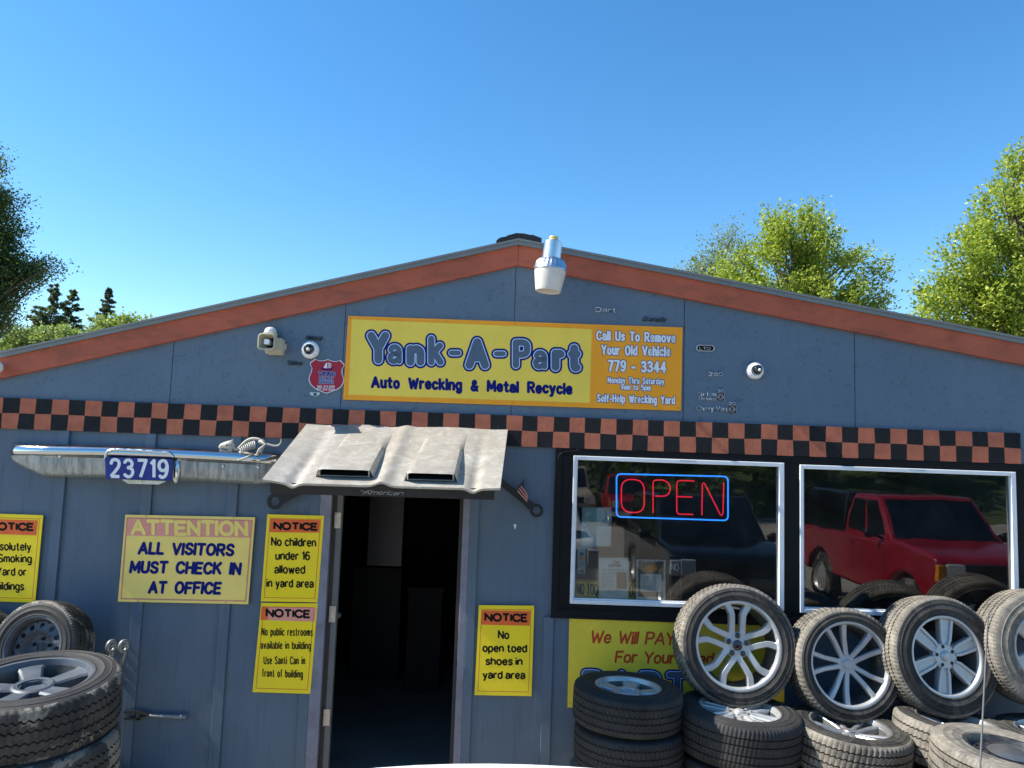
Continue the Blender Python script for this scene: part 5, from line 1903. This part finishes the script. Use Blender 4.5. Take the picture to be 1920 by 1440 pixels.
# right hand group: upright wheels lean on the wall, each on its own stack
w1 = wheel('split', 'wheel with five split silver spokes standing highest under the left window', 0.395, 0.245, 0.277, 'rub_d', TS, groove=(0.13, 0.30))
stand(w1, 1386, 1211, -0.40, 0.245, 8, 2, -3)
w2 = wheel('pairs', 'wheel with five pairs of slim silver spokes standing between the two windows', 0.362, 0.25, 0.265, 'rub_d', TS, metal='alloyg')
stand(w2, 1597, 1247, -0.42, 0.25, 9, 5, 2)
w3 = wheel('six', 'wheel with six broad ridged spokes standing under the right window', 0.385, 0.265, 0.247, 'rub_d', TS, metal='alloyg', mod=3)
stand(w3, 1779, 1231, -0.44, 0.265, 10, 8, 0)
w4 = wheel('five', 'dusty tyre standing at the right edge, cut off by the picture', 0.38, 0.26, 0.225, 'rub_d', TS, mod=3, metal='alloyd', side='rub_d')
stand(w4, 1968, 1218, -0.46, 0.26, 8, 4, 10)

s1 = wheel('five', 'alloy wheel lying on top of the stack nearest the doorway', 0.352, 0.235, 0.205, 'rub_k', TS, groove=(0.08, 0.28), metal='alloyg', side='rub_k', zig=0.003)
p = at(1177, 1283, -0.46)
lay(s1, p.x, -0.46, p.z, 0.235, (1, 1), 20)
z1 = p.z
s1b = copy_thing(s1, 'second tyre from the top in the stack nearest the doorway')
lay(s1b, p.x + 0.012, -0.465, z1 - 0.243, 0.235, (0, 0), 75)
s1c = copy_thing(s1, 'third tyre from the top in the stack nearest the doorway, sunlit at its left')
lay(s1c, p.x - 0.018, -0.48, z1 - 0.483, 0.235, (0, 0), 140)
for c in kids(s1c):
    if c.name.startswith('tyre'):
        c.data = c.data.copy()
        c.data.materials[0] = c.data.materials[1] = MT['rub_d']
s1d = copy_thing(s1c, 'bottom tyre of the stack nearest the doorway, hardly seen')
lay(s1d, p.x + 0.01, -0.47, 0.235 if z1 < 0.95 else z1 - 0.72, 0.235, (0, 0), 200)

s2 = wheel('six', 'broad dark tyre lying under the split spoke wheel', 0.392, 0.275, 0.245, 'rub_k', TS, mod=3, groove=(0.10, 0.26), metal='alloyg', skew=0, side='rub_k')
p = at(1385, 1324, -0.50)
lay(s2, p.x, -0.50, p.z, 0.275, (2, 2), 10)
z2 = p.z
s2b = copy_thing(s2, 'dark tyre second from the top below the split spoke wheel')
lay(s2b, p.x + 0.015, -0.49, z2 - 0.285, 0.275, (0, 0), 50)
s2c = copy_thing(s2, 'bottom tyre below the split spoke wheel, hardly seen')
lay(s2c, p.x - 0.01, -0.50, z2 - 0.565, 0.275, (0, 0), 50)

s3 = wheel('pairs', 'half sunlit tyre lying under the wheel with paired spokes', 0.368, 0.26, 0.235, 'rub_d', TS, mod=4, groove=(0.10, 0.28), metal='alloyd', skew=0, zig=0.003)
p = at(1590, 1354, -0.56)
lay(s3, p.x, -0.56, p.z, 0.26, (3, 3), 0)
z3 = p.z
s3b = copy_thing(s3, 'dusty tyre second from the top under the wheel with paired spokes')
lay(s3b, p.x - 0.02, -0.56, z3 - 0.272, 0.26, (0, 0), 60)
s3c = copy_thing(s3, 'bottom tyre under the wheel with paired spokes, hardly seen')
lay(s3c, p.x + 0.01, -0.56, z3 - 0.54, 0.26, (0, 0), 60)

s4 = copy_thing(s3, 'tilted tyre lying under the six spoke wheel, behind the steel wheel')
p = at(1792, 1348, -0.58)
lay(s4, p.x, -0.58, p.z, 0.26, (2, 5), 30)
z4 = p.z
s4b = copy_thing(s3, 'second tyre under the six spoke wheel, behind the steel wheel')
lay(s4b, p.x, -0.56, z4 - 0.28, 0.26, (0, 0), 30)
s4c = copy_thing(s3, 'bottom tyre under the six spoke wheel, hardly seen')
lay(s4c, p.x, -0.56, z4 - 0.55, 0.26, (0, 0), 30)

s5 = wheel('capped', 'black steel wheel with a chrome hub cap lying in front at the lower right', 0.375, 0.225, 0.205, 'rub_d', TS, mod=3, groove=(0.12, 0.29), metal='steelw', side='rub_d')
p = at(1890, 1402, -1.34)
lay(s5, p.x, -1.34, p.z, 0.225, (3, 4), 0)
z5 = p.z
s5b = copy_thing(s5, 'tyre lying under the black steel wheel at the lower right')
lay(s5b, p.x - 0.04, -1.33, z5 - 0.242, 0.225, (0, 0), 33)
s5c = copy_thing(s5, 'bottom tyre under the black steel wheel, hardly seen')
lay(s5c, p.x + 0.01, -1.34, z5 - 0.475, 0.225, (0, 0), 33)
s6 = copy_thing(s3, 'tyre lying under the dusty tyre at the right edge')
p = at(1985, 1368, -0.60)
lay(s6, p.x, -0.60, p.z, 0.26, (0, 0), 80)
s6b = copy_thing(s3, 'lower tyre at the right edge of the picture')
lay(s6b, p.x - 0.02, -0.60, p.z - 0.272, 0.26, (0, 0), 10)
s6c = copy_thing(s3, 'bottom tyre at the right edge, hardly seen')
lay(s6c, p.x + 0.02, -0.60, p.z - 0.54, 0.26, (0, 0), 10)

# left hand group
l1 = wheel('five', 'large muddy tyre with a grey alloy rim on top of the left front stack', 0.362, 0.245, 0.235, 'rub_m', TS, mod=4, groove=(0.10, 0.27), metal='alloyb', side='rub_k', zig=0.004)
p = at(66, 1262, -2.0)
lay(l1, p.x, -2.0, p.z - 0.008, 0.245, (3, -6), 70)
zl = p.z
l2 = copy_thing(l1, 'second tyre from the top of the left front stack')
lay(l2, p.x + 0.02, -2.01, zl - 0.272, 0.245, (2, -4), 15)
l3 = copy_thing(l1, 'third tyre of the left front stack, mostly below the picture')
lay(l3, p.x - 0.01, -2.0, zl - 0.53, 0.245, (0, 0), 15)
l4 = copy_thing(l1, 'bottom tyre of the left front stack, hardly seen')
lay(l4, p.x + 0.01, -2.0, zl - 0.78, 0.245, (0, 0), 15)
l5 = wheel('steel', 'small tyre on a grey steel wheel leaning at the left behind the stack', 0.30, 0.235, 0.192, 'rub_m', TS, mod=3, groove=(0.12, 0.28), metal='steelb', side='rub_k')
stand(l5, 58, 1214, -0.50, 0.235, 14, -6, 0)
l6 = copy_thing(l5, 'dark tyre at the far left edge behind the steel wheel')
stand(l6, -86, 1222, -0.34, 0.235, 14, -4, 40)
l7 = wheel('steel', 'tyre lying under the leaning steel wheel at the left', 0.33, 0.24, 0.192, 'rub_k', TS, mod=4, metal='steelb')
p5 = at(58, 1214, -0.50)
lay(l7, p5.x - 0.05, -0.42, p5.z - 0.30 + 0.0, 0.24, (0, 0), 0)
p6 = at(-86, 1222, -0.34)
q = copy_thing(l7, 'tyre lying under the dark tyre at the far left edge')
lay(q, p6.x, -0.42, p6.z - 0.31, 0.24, (0, 0), 40)
q = copy_thing(l7, 'lower tyre under the dark tyre at the far left edge')
lay(q, p6.x + 0.01, -0.42, p6.z - 0.56, 0.24, (0, 0), 70)
for k in range(2):
    q = copy_thing(l7, 'lower tyre under the leaning steel wheel, behind the left stack')
    lay(q, p5.x - 0.05 + 0.01 * k, -0.42, p5.z - 0.30 - 0.25 * (k + 1), 0.24, (0, 0), 20)


# ------------------------------------------------------------------ vehicles: the white truck below the camera, others parked beside it
def veh_wheel(t, x, y, r, side, sc):
    mb = MB()
    m4 = Matrix.Translation((x, y, r)) @ Matrix.Rotation(side * pi / 2, 4, 'Y')
    w = 0.24 * sc
    mb.lathe([(r * 0.6, w * 0.42), (r * 0.8, w * 0.5), (r * 0.95, w * 0.45), (r, w * 0.35), (r, -w * 0.35), (r * 0.95, -w * 0.45), (r * 0.6, -w * 0.42)], 36, m4)
    o = mb.build('wheel', 'rub_m', t, 40)
    mb = MB()
    mb.lathe([(0.0001, w * 0.36), (r * 0.2, w * 0.38), (r * 0.5, w * 0.30), (r * 0.56, w * 0.42), (r * 0.61, w * 0.43), (r * 0.6, w * 0.2)], 30, m4)
    mb.build('rim', 'alloyg', o, 35)


def vehicle(name, label, cat, paint, loc, L, W, hbelt, htop, kind, hood_z, clear=0.35, wr=0.37, shell=None):
    """front towards +y, loc = ground point under the middle of the front bumper"""
    t = thing(name, label, cat, loc)
    X, Y0, Z0 = loc
    hw = W / 2
    mb = MB()
    fa, ra = -0.9, -L + 1.1
    def arc(c, n=10):
        R = wr * 1.18
        return [(c + R * cos(a), max(clear, wr + R * sin(a))) for a in np.linspace(0.06, pi - 0.06, n)]
    prof = [(-0.02, clear)] + [(-0.02, hood_z - 0.3), (-0.10, hood_z - 0.06), (-0.3, hood_z), (-1.25, hood_z + 0.08), (-1.35, hbelt)]
    back = -L
    prof += [(back, hbelt), (back, clear + 0.1)]
    lower = [(back + 0.1, clear)]
    for c in (ra, fa):
        lower += list(reversed(arc(c)))
    side = prof + lower
    a = [(X - hw, Y0 + y, Z0 + z) for y, z in side]
    mb.slab(a, (W, 0, 0))
    bo = mb.build('body', paint, t, bevel=0.085)
    bo.modifiers[0].segments = 4
    bo.data.shade_smooth()
    bo.data.set_sharp_from_angle(angle=radians(25))
    for s in (-1, 1):
        for y in (-1.42, -2.5, -2.86):
            if kind == 'suv' or y > -2.6:
                m = MB()
                m.box((X + s * hw - 0.003, Y0 + y - 0.006, Z0 + clear + 0.22), (X + s * hw + 0.003, Y0 + y + 0.006, Z0 + hbelt - 0.06))
                m.build('door_seam', 'blackm', t)
        m = MB()
        m.box((X + s * hw - 0.004, Y0 - L + 1.7, Z0 + clear + 0.38), (X + s * hw + 0.010, Y0 - 1.45, Z0 + clear + 0.40))
        m.build('side_moulding', paint, t)
    # greenhouse
    ws, rs_ = -1.30, (-1.95)
    re0, re1 = {'pickup': (-2.95, -2.85), 'suv': (-L + 0.05, -L + 0.35)}[kind]
    g_ = MB()
    inb = 0.05
    b4 = [(-hw + inb, ws), (hw - inb, ws), (hw - inb, re0), (-hw + inb, re0)]
    t4 = [(-hw + 0.17, rs_), (hw - 0.17, rs_), (hw - 0.17, re1), (-hw + 0.17, re1)]
    bot_ = [Vector((X + x, Y0 + y, Z0 + hbelt - 0.002)) for x, y in b4]
    top_ = [Vector((X + x, Y0 + y, Z0 + htop)) for x, y in t4]
    g_.add(bot_ + top_, [(0, 1, 5, 4), (1, 2, 6, 5), (2, 3, 7, 6), (3, 0, 4, 7), (4, 5, 6, 7)])
    gb = g_.build('cab', paint, t, bevel=0.06)
    gb.modifiers[0].segments = 4
    gb.data.shade_smooth()
    def pane(i0, i1, u0, u1, v0, v1, nm):
        m = MB()
        def Q(u, v):
            return bot_[i0].lerp(bot_[i1], u).lerp(top_[i0].lerp(top_[i1], u), v)
        q = [Q(u0, v0), Q(u1, v0), Q(u1, v1), Q(u0, v1)]
        nrm = (q[1] - q[0]).cross(q[3] - q[0]).normalized()
        cen = sum(bot_ + top_, Vector()) / 8
        if nrm.dot(q[0] - cen) < 0:
            nrm = -nrm
        m.slab([p_ + nrm * 0.004 for p_ in q], -nrm * 0.003)
        m.build(nm, 'cglass', t)
    pane(0, 1, 0.05, 0.95, 0.10, 0.92, 'windscreen')
    ns = 2 if kind == 'pickup' else 3
    for k in range(ns):
        u0, u1 = 0.10 + k * 0.86 / ns, 0.10 + (k + 1) * 0.86 / ns - 0.05
        pane(1, 2, u0, u1, 0.12, 0.88, 'side_window')
        pane(3, 0, 1 - u1, 1 - u0, 0.12, 0.88, 'side_window')
    pane(2, 3, 0.08, 0.92, 0.15, 0.88, 'rear_window')
    if shell:
        m = MB()
        b5 = [(-hw + 0.06, re0 - 0.08), (hw - 0.06, re0 - 0.08), (hw - 0.06, -L + 0.05), (-hw + 0.06, -L + 0.05)]
        t5 = [(-hw + 0.2, re0 - 0.06), (hw - 0.2, re0 - 0.06), (hw - 0.2, -L + 0.3), (-hw + 0.2, -L + 0.3)]
        vv = [(X + x, Y0 + y, Z0 + hbelt - 0.002) for x, y in b5] + [(X + x, Y0 + y, Z0 + htop + 0.01) for x, y in t5]
        m.add(vv, [(0, 1, 5, 4), (1, 2, 6, 5), (2, 3, 7, 6), (3, 0, 4, 7), (4, 5, 6, 7)])
        sh = m.build('bed_cover', shell, t, bevel=0.04)
        for s in (-1, 1):
            m = MB()
            y0_, y1_ = Y0 + re0 - 0.3, Y0 - L + 0.5
            q = [(X + s * (hw - 0.098), y0_, Z0 + hbelt + 0.12), (X + s * (hw - 0.098), y1_, Z0 + hbelt + 0.12), (X + s * (hw - 0.155), y1_ + 0.05, Z0 + hbelt + 0.42), (X + s * (hw - 0.155), y0_, Z0 + hbelt + 0.42)]
            m.slab(q, (s * 0.02, 0, 0))
            m.build('side_window', 'cglass', sh)
    m = MB()
    m.box((X - hw * 0.6, Y0 - 0.02, Z0 + hood_z - 0.36), (X + hw * 0.6, Y0 + 0.012, Z0 + hood_z - 0.12))
    m.build('grille', 'blackm', t, bevel=0.01)
    for s in (-1, 1):
        m = MB()
        x0, x1 = sorted((X + s * hw * 0.62, X + s * hw * 0.88))
        m.box((x0, Y0 - 0.02, Z0 + hood_z - 0.36), (x1, Y0 + 0.02, Z0 + hood_z - 0.12))
        m.build('headlight', 'lampl', t, bevel=0.02)
        m = MB()
        x0, x1 = sorted((X + s * hw * 0.89, X + s * (hw + 0.004)))
        m.box((x0, Y0 - 0.10, Z0 + hood_z - 0.36), (x1, Y0 + 0.012, Z0 + hood_z - 0.14))
        m.build('turn_lamp', 'amber' if paint == 'pred' else 'lampl', t, bevel=0.01)
        m = MB()
        m.ball((X + s * (hw + 0.12), Y0 - 1.62, Z0 + hbelt + 0.12), (0.11, 0.06, 0.08), 14, 8)
        m.tube([(X + s * (hw - 0.06), Y0 - 1.60, Z0 + hbelt + 0.03), (X + s * (hw + 0.08), Y0 - 1.62, Z0 + hbelt + 0.1)], 0.02, 8)
        m.build('mirror', 'blackm', t, 60)
        m = MB()
        m.box((X + s * (hw - 0.004) - 0.01, Y0 - 2.62, Z0 + hbelt - 0.14), (X + s * (hw - 0.004) + 0.014, Y0 - 2.47, Z0 + hbelt - 0.11))
        m.build('door_handle', 'blackm', t)
        for y in (fa, ra):
            veh_wheel(t, X + s * (hw - 0.14), Y0 + y, wr, s, 1.0)
    m = MB()
    m.box((X - hw - 0.01, Y0 - 0.06, Z0 + clear + 0.0), (X + hw + 0.01, Y0 + 0.12, Z0 + clear + 0.19))
    m.build('bumper', 'chrome' if kind == 'pickup' else 'blackm', t, bevel=0.03)
    return t


wt = vehicle('white_truck', 'white pickup truck whose hood edge shows at the bottom of the picture', 'truck', 'pwhite', (0.08, -3.45, 0), 5.4, 1.95, 1.47, 2.04, 'pickup', 1.465, 0.5, 0.42)
hm = MB()                                     # crowned hood
NX, NYh = 18, 8
vs_, fs = [], []
for j in range(NYh + 1):
    for i in range(NX + 1):
        u, v = i / NX * 2 - 1, j / NYh
        y = -3.58 - 1.2 * v - 0.10 * u * u * (1 - v)
        z = 1.507 + 0.118 * (1 - abs(u) ** 2.2) * (1 - (1 - v) ** 6 * 0.35) + 0.07 * v
        vs_.append((0.08 + u * 0.86, y, z))
for j in range(NYh):
    for i in range(NX):
        a = j * (NX + 1) + i
        fs.append((a, a + 1, a + NX + 2, a + NX + 1))
hm.add(vs_, fs)
hm.build('hood', 'pwhite', wt, 60)
mb = MB()
ab, at_ = at(1837, 1452, -4.0), at(1852.5, 1156, -4.0)
mb.tube([(ab.x - 0.012, -4.0, 1.46), ab, at_], [0.0024, 0.0019, 0.0015], 8)
mb.tube([(ab.x - 0.012, -4.0, 1.45), (ab.x - 0.012, -4.0, 1.51)], [0.014, 0.006], 10)
mb.ball(at_, 0.0036, 10, 6)
mb.build('antenna', 'edge', wt, 60)
vehicle('red_pickup', 'red pickup truck with a dark bed cover mirrored in the right window', 'truck', 'pred', (6.55, -4.6, 0), 5.0, 1.82, 1.30, 1.98, 'pickup', 1.29, 0.52, 0.43, 'pblack')
vehicle('black_car', 'black sport utility car mirrored in the left window', 'car', 'pblack', (3.35, -5.7, 0), 4.7, 1.9, 1.08, 1.82, 'suv', 1.10, 0.36, 0.37)
vehicle('maroon_pickup', 'far maroon pickup truck mirrored high in the left window', 'truck', 'pred', (4.6, -22.5, 0), 4.8, 1.8, 1.1, 1.8, 'pickup', 1.08, 0.4, 0.38)
vehicle('beige_truck', 'far beige truck mirrored in the upper left of the left window', 'truck', 'pbeige', (2.4, -24.5, 0), 4.8, 1.8, 1.15, 2.1, 'suv', 1.1, 0.4, 0.4)

# grassy bank beyond the yard, only seen mirrored
mb = MB()
NXb, NYb = 60, 16
vs_, fs = [], []
rb = random.Random(3)
for j in range(NYb + 1):
    for i in range(NXb + 1):
        x = -70 + 150 * i / NXb
        s = j / NYb
        z = -0.05 + 7.0 * (s ** 0.9) + rb.uniform(-0.35, 0.35) * (0.2 + s)
        vs_.append((x, -31 - 26 * s + rb.uniform(-0.5, 0.5), z if j else -0.1))
for j in range(NYb):
    for i in range(NXb):
        a = j * (NXb + 1) + i
        fs.append((a, a + NXb + 1, a + NXb + 2, a + 1))
mb.add(vs_, fs)
tag(mb.build('hillside', 'bank', None, 60), 'green grassy hillside beyond the yard', 'hillside', kind='structure')


# ------------------------------------------------------------------ trees
def leaves_mesh(name, pos, size, mat, parent, rng, up=0.35, aspect=0.55, dirs=None, droop=0.0):
    """many small folded leaves as one mesh"""
    n = len(pos)
    nrm = rng.normal(size=(n, 3))
    nrm[:, 2] = np.abs(nrm[:, 2]) + up
    nrm /= np.linalg.norm(nrm, axis=1)[:, None]
    d = rng.normal(size=(n, 3))
    if dirs is not None:
        d = d * 0.6 + dirs
    d[:, 2] -= droop
    d -= nrm * np.sum(d * nrm, axis=1)[:, None]
    d /= np.linalg.norm(d, axis=1)[:, None] + 1e-9
    s = np.cross(nrm, d)
    L = (size * rng.uniform(0.65, 1.3, n))[:, None]
    W = L * aspect * 0.5
    a = pos
    b = pos + d * L * 0.5 + s * W + nrm * L * 0.06
    c = pos + d * L
    e = pos + d * L * 0.5 - s * W + nrm * L * 0.06
    off = np.array(parent_loc(parent))
    V = np.stack([a, b, c, e], axis=1).reshape(-1, 3) - off
    me = bpy.data.meshes.new(name)
    me.vertices.add(4 * n)
    me.vertices.foreach_set("co", V.astype(np.float32).ravel())
    me.loops.add(4 * n)
    me.loops.foreach_set("vertex_index", np.arange(4 * n, dtype=np.int32))
    me.polygons.add(n)
    me.polygons.foreach_set("loop_start", np.arange(0, 4 * n, 4, dtype=np.int32))
    me.update()
    me.validate()
    me.materials.append(MT[mat])
    o = bpy.data.objects.new(name, me)
    COL.objects.link(o)
    o.parent = parent
    return o


def broadleaf(label, base, lobes, nclus, nleaf, lsize, mat, seed, cat='tree', trunk_r=0.16, csize=0.35, name='leafy_tree', group=None, droop=0.1, stray=0.12):
    """lobes: list of (centre, radii, weight)"""
    rng = np.random.default_rng(seed)
    t = thing(name, label, cat, base, group)
    B = np.array(base, float)
    cw = np.array([l[2] for l in lobes], float)
    cw /= cw.sum()
    cen = np.array([l[0] for l in lobes], float)
    top = cen[:, 2].max()
    mb = MB()
    axis_top = np.array([cen[:, 0].mean(), cen[:, 1].mean(), top])
    tr = [Vector(B), Vector(B * 0.6 + axis_top * 0.4 + np.array([0.15, 0, 0])), Vector(axis_top)]
    mb.tube(tr, [trunk_r, trunk_r * 0.7, trunk_r * 0.15], 9)
    allp, alld = [], []
    for k in range(nclus):
        li = rng.choice(len(lobes), p=cw)
        c, r, _ = lobes[li]
        u = rng.normal(size=3)
        u /= np.linalg.norm(u)
        q = rng.uniform(0.35, 1.0) ** 0.6
        if rng.random() < stray:
            q *= rng.uniform(1.0, 1.22)
        p = np.array(c) + u * np.array(r) * q
        f = np.clip((p[2] - B[2]) / (top - B[2]) - 0.18, 0.12, 0.92)
        s = np.array(B) * (1 - f) + axis_top * f
        mid = (s + p) / 2 + rng.normal(size=3) * 0.12 + np.array([0, 0, -0.08])
        d = p - mid
        d /= np.linalg.norm(d) + 1e-9
        if k % 2 == 0:
            mb.tube([Vector(s), Vector(mid), Vector(p), Vector(p + d * csize * 0.9)], [0.035 * trunk_r / 0.16, 0.02 * trunk_r / 0.16, 0.009, 0.003], 4, caps=False)
        m = int(nleaf * rng.uniform(0.55, 1.4))
        along = rng.uniform(-0.6, 1.1, m)[:, None] * csize * d[None, :]
        pp = p + along + rng.normal(size=(m, 3)) * csize * np.array([0.36, 0.36, 0.26])
        allp.append(pp)
        alld.append(np.repeat(d[None, :], m, 0))
    mb.build('trunk', 'bark', t, 50)
    leaves_mesh('crown', np.concatenate(allp), lsize, mat, t, rng, dirs=np.concatenate(alld), droop=droop)
    return t


def conifer(label, base, H, rad, seed, name='fir_tree', dens=1.0, group=None, sparse=0.0):
    rng = np.random.default_rng(seed)
    t = thing(name, label, 'tree', base, group)
    mb = MB()
    B = np.array(base, float)
    lean = rng.normal(size=2) * 0.01 * H
    mb.tube([Vector(B), Vector(B + np.array([lean[0], lean[1], H]))], [H * 0.014, 0.01], 7)
    P, Dd = [], []
    nl = int(H * 4.5)
    for k in range(nl):
        f = 0.12 + 0.88 * k / nl
        z = H * f
        rr_ = rad * (1 - f) ** 0.9 + 0.05
        for q in range(rng.integers(3, 6)):
            if rng.random() < sparse:
                continue
            a = rng.uniform(0, 2 * pi)
            l = rr_ * rng.uniform(0.4, 1.2)
            d = np.array([cos(a), sin(a), -0.16 + 0.4 * f])
            s = B + np.array([lean[0] * f, lean[1] * f, z + rng.uniform(-0.45, 0.45) * min(1, 3 * (1 - f))])
            mb.tube([Vector(s), Vector(s + d * l)], [0.03, 0.006], 4, caps=False)
            m = int(170 * dens * max(0.4, l))
            tt = rng.uniform(0.15, 1.0, m)[:, None]
            side = np.array([-d[1], d[0], 0])
            wid = (1 - tt * 0.85) * l * 0.2
            pp = s + d * l * tt + side * rng.normal(size=(m, 1)) * wid + np.array([0, 0, -1]) * np.abs(rng.normal(size=(m, 1))) * 0.10 * l
            P.append(pp)
            Dd.append(np.repeat((d + np.array([0, 0, -0.25]))[None, :], m, 0))
    mb.build('trunk', 'bark', t, 50)
    leaves_mesh('crown', np.concatenate(P), 0.2, 'needle', t, rng, dirs=np.concatenate(Dd) * 1.6, droop=0.3, up=0.6).data
    return t


def lobe(px, py, Y, rpx, rpy, w=1.0, dy=0.0):
    c = at(px, py, Y)
    k = (Y - CAM.y) / FPX
    return (np.array((c.x, c.y + dy, c.z)), (rpx * k, (rpx + rpy) / 2 * k, rpy * k), w)


Yt = 11.0
b = at(1500, 640, Yt)
broadleaf('bright green tree with a rounded crown rising behind the right roof slope', (b.x, Yt, 0), [lobe(1495, 462, Yt, 72, 62, 1.2), lobe(1440, 520, Yt, 88, 68, 1.4), lobe(1560, 515, Yt, 82, 72, 1.4), lobe(1500, 590, Yt, 135, 60, 1.8), lobe(1610, 580, Yt, 48, 45, 0.5), lobe(1395, 560, Yt, 55, 40, 0.5)], 300, 118, 0.080, 'leaf_y', 11, csize=0.29, stray=0.25)
b = at(1345, 560, 14.0)
broadleaf('sparse grey green tree beside the rounded bright crown', (b.x, 14.0, 0), [lobe(1365, 490, 14.0, 48, 55, 1.0), lobe(1335, 540, 14.0, 55, 45, 1.0), lobe(1300, 520, 14.0, 22, 25, 0.2)], 120, 55, 0.07, 'leaf_s', 12, csize=0.36, trunk_r=0.1)
Yt = 9.0
b = at(1900, 640, Yt)
broadleaf('tall bright green tree at the right edge behind the roof', (b.x + 0.6, Yt, 0), [lobe(1935, 352, Yt, 60, 86, 1.0), lobe(1890, 430, Yt, 75, 70, 1.1), lobe(1850, 520, Yt, 95, 75, 1.4), lobe(1810, 580, Yt, 95, 60, 1.4), lobe(1900, 570, Yt, 110, 90, 1.7), lobe(1980, 450, Yt, 90, 120, 1.2), lobe(1950, 640, Yt, 120, 80, 1.0)], 340, 118, 0.082, 'leaf_y', 13, csize=0.29, stray=0.22)
Yt = 7.0
b = at(-30, 640, Yt)
broadleaf('dark shaded tree at the left edge with drooping branches', (b.x - 0.9, Yt, 0), [lobe(-24, 420, Yt, 36, 60, 0.8), lobe(-32, 500, Yt, 62, 50, 1.3), lobe(-6, 534, Yt, 62, 30, 1.0), lobe(-48, 585, Yt, 66, 66, 1.6), lobe(-75, 470, Yt, 60, 150, 1.6), lobe(-30, 310, Yt, 34, 50, 0.5), lobe(66, 514, Yt, 42, 6, 0.16), lobe(-5, 390, Yt, 36, 12, 0.25), lobe(5, 452, Yt, 36, 12, 0.25)], 300, 165, 0.05, 'leaf_d', 14, csize=0.27, trunk_r=0.16, stray=0.14, droop=0.7)
def fir(px, py, Y, rad, seed, label, sparse=0.0):
    p = at(px, py, Y)
    conifer(label, (p.x, Y, 0), p.z * 1.02, rad, seed, sparse=sparse)
fir(97, 536, 46, 5.0, 21, 'dark fir tree beside the left edge tree, larger of the close pair', 0.25)
fir(144, 550, 48, 4.2, 22, 'dark fir tree standing right of the larger fir', 0.3)
fir(202, 545, 60, 4.4, 23, 'lone slim fir top above the pale bushes behind the left roof', 0.25)
Yt = 38.0
for k, (px, py, rx, ry, lab) in enumerate(((212, 640, 44, 30, 'pale green tree crown at the left roof slope, under the lone fir top'), (252, 630, 34, 24, 'pale green rounded crown furthest along the left roof slope'), (118, 654, 44, 30, 'pale green crown in front of the pair of firs'), (50, 662, 44, 36, 'pale green crown beside the dark left edge tree'))):
    b = at(px, py, Yt)
    broadleaf(lab, (b.x, Yt, 0), [lobe(px, py, Yt, rx, ry, 1.0), lobe(px - rx * 0.4, py + 14, Yt, rx * 0.8, ry * 0.8, 0.8), lobe(px + rx * 0.4, py + 14, Yt, rx * 0.8, ry * 0.8, 0.8)], 170, 120, 0.2, 'leaf_p', 30 + k, csize=0.55, trunk_r=0.2)
# trees beyond the yard, seen only mirrored in the windows
for k, (x, y, h) in enumerate(((-3, -30, 9), (4, -29, 11), (9.5, -33, 9), (16, -36, 8), (23, -38, 9))):
    rng = np.random.default_rng(50 + k)
    lobes_ = [(np.array((x + rng.uniform(-1.5, 1.5), y + rng.uniform(-1, 1), h * f)), (2.4, 2.2, 1.9), 1.0) for f in (0.25, 0.4, 0.6, 0.8)]
    broadleaf('dense green tree on the bank beyond the yard', (x, y, 0), lobes_, 120, 60, 0.35, 'leaf_d' if k < 2 else 'leaf_p', 60 + k, csize=0.6, trunk_r=0.22, group='trees on the bank beyond the yard')
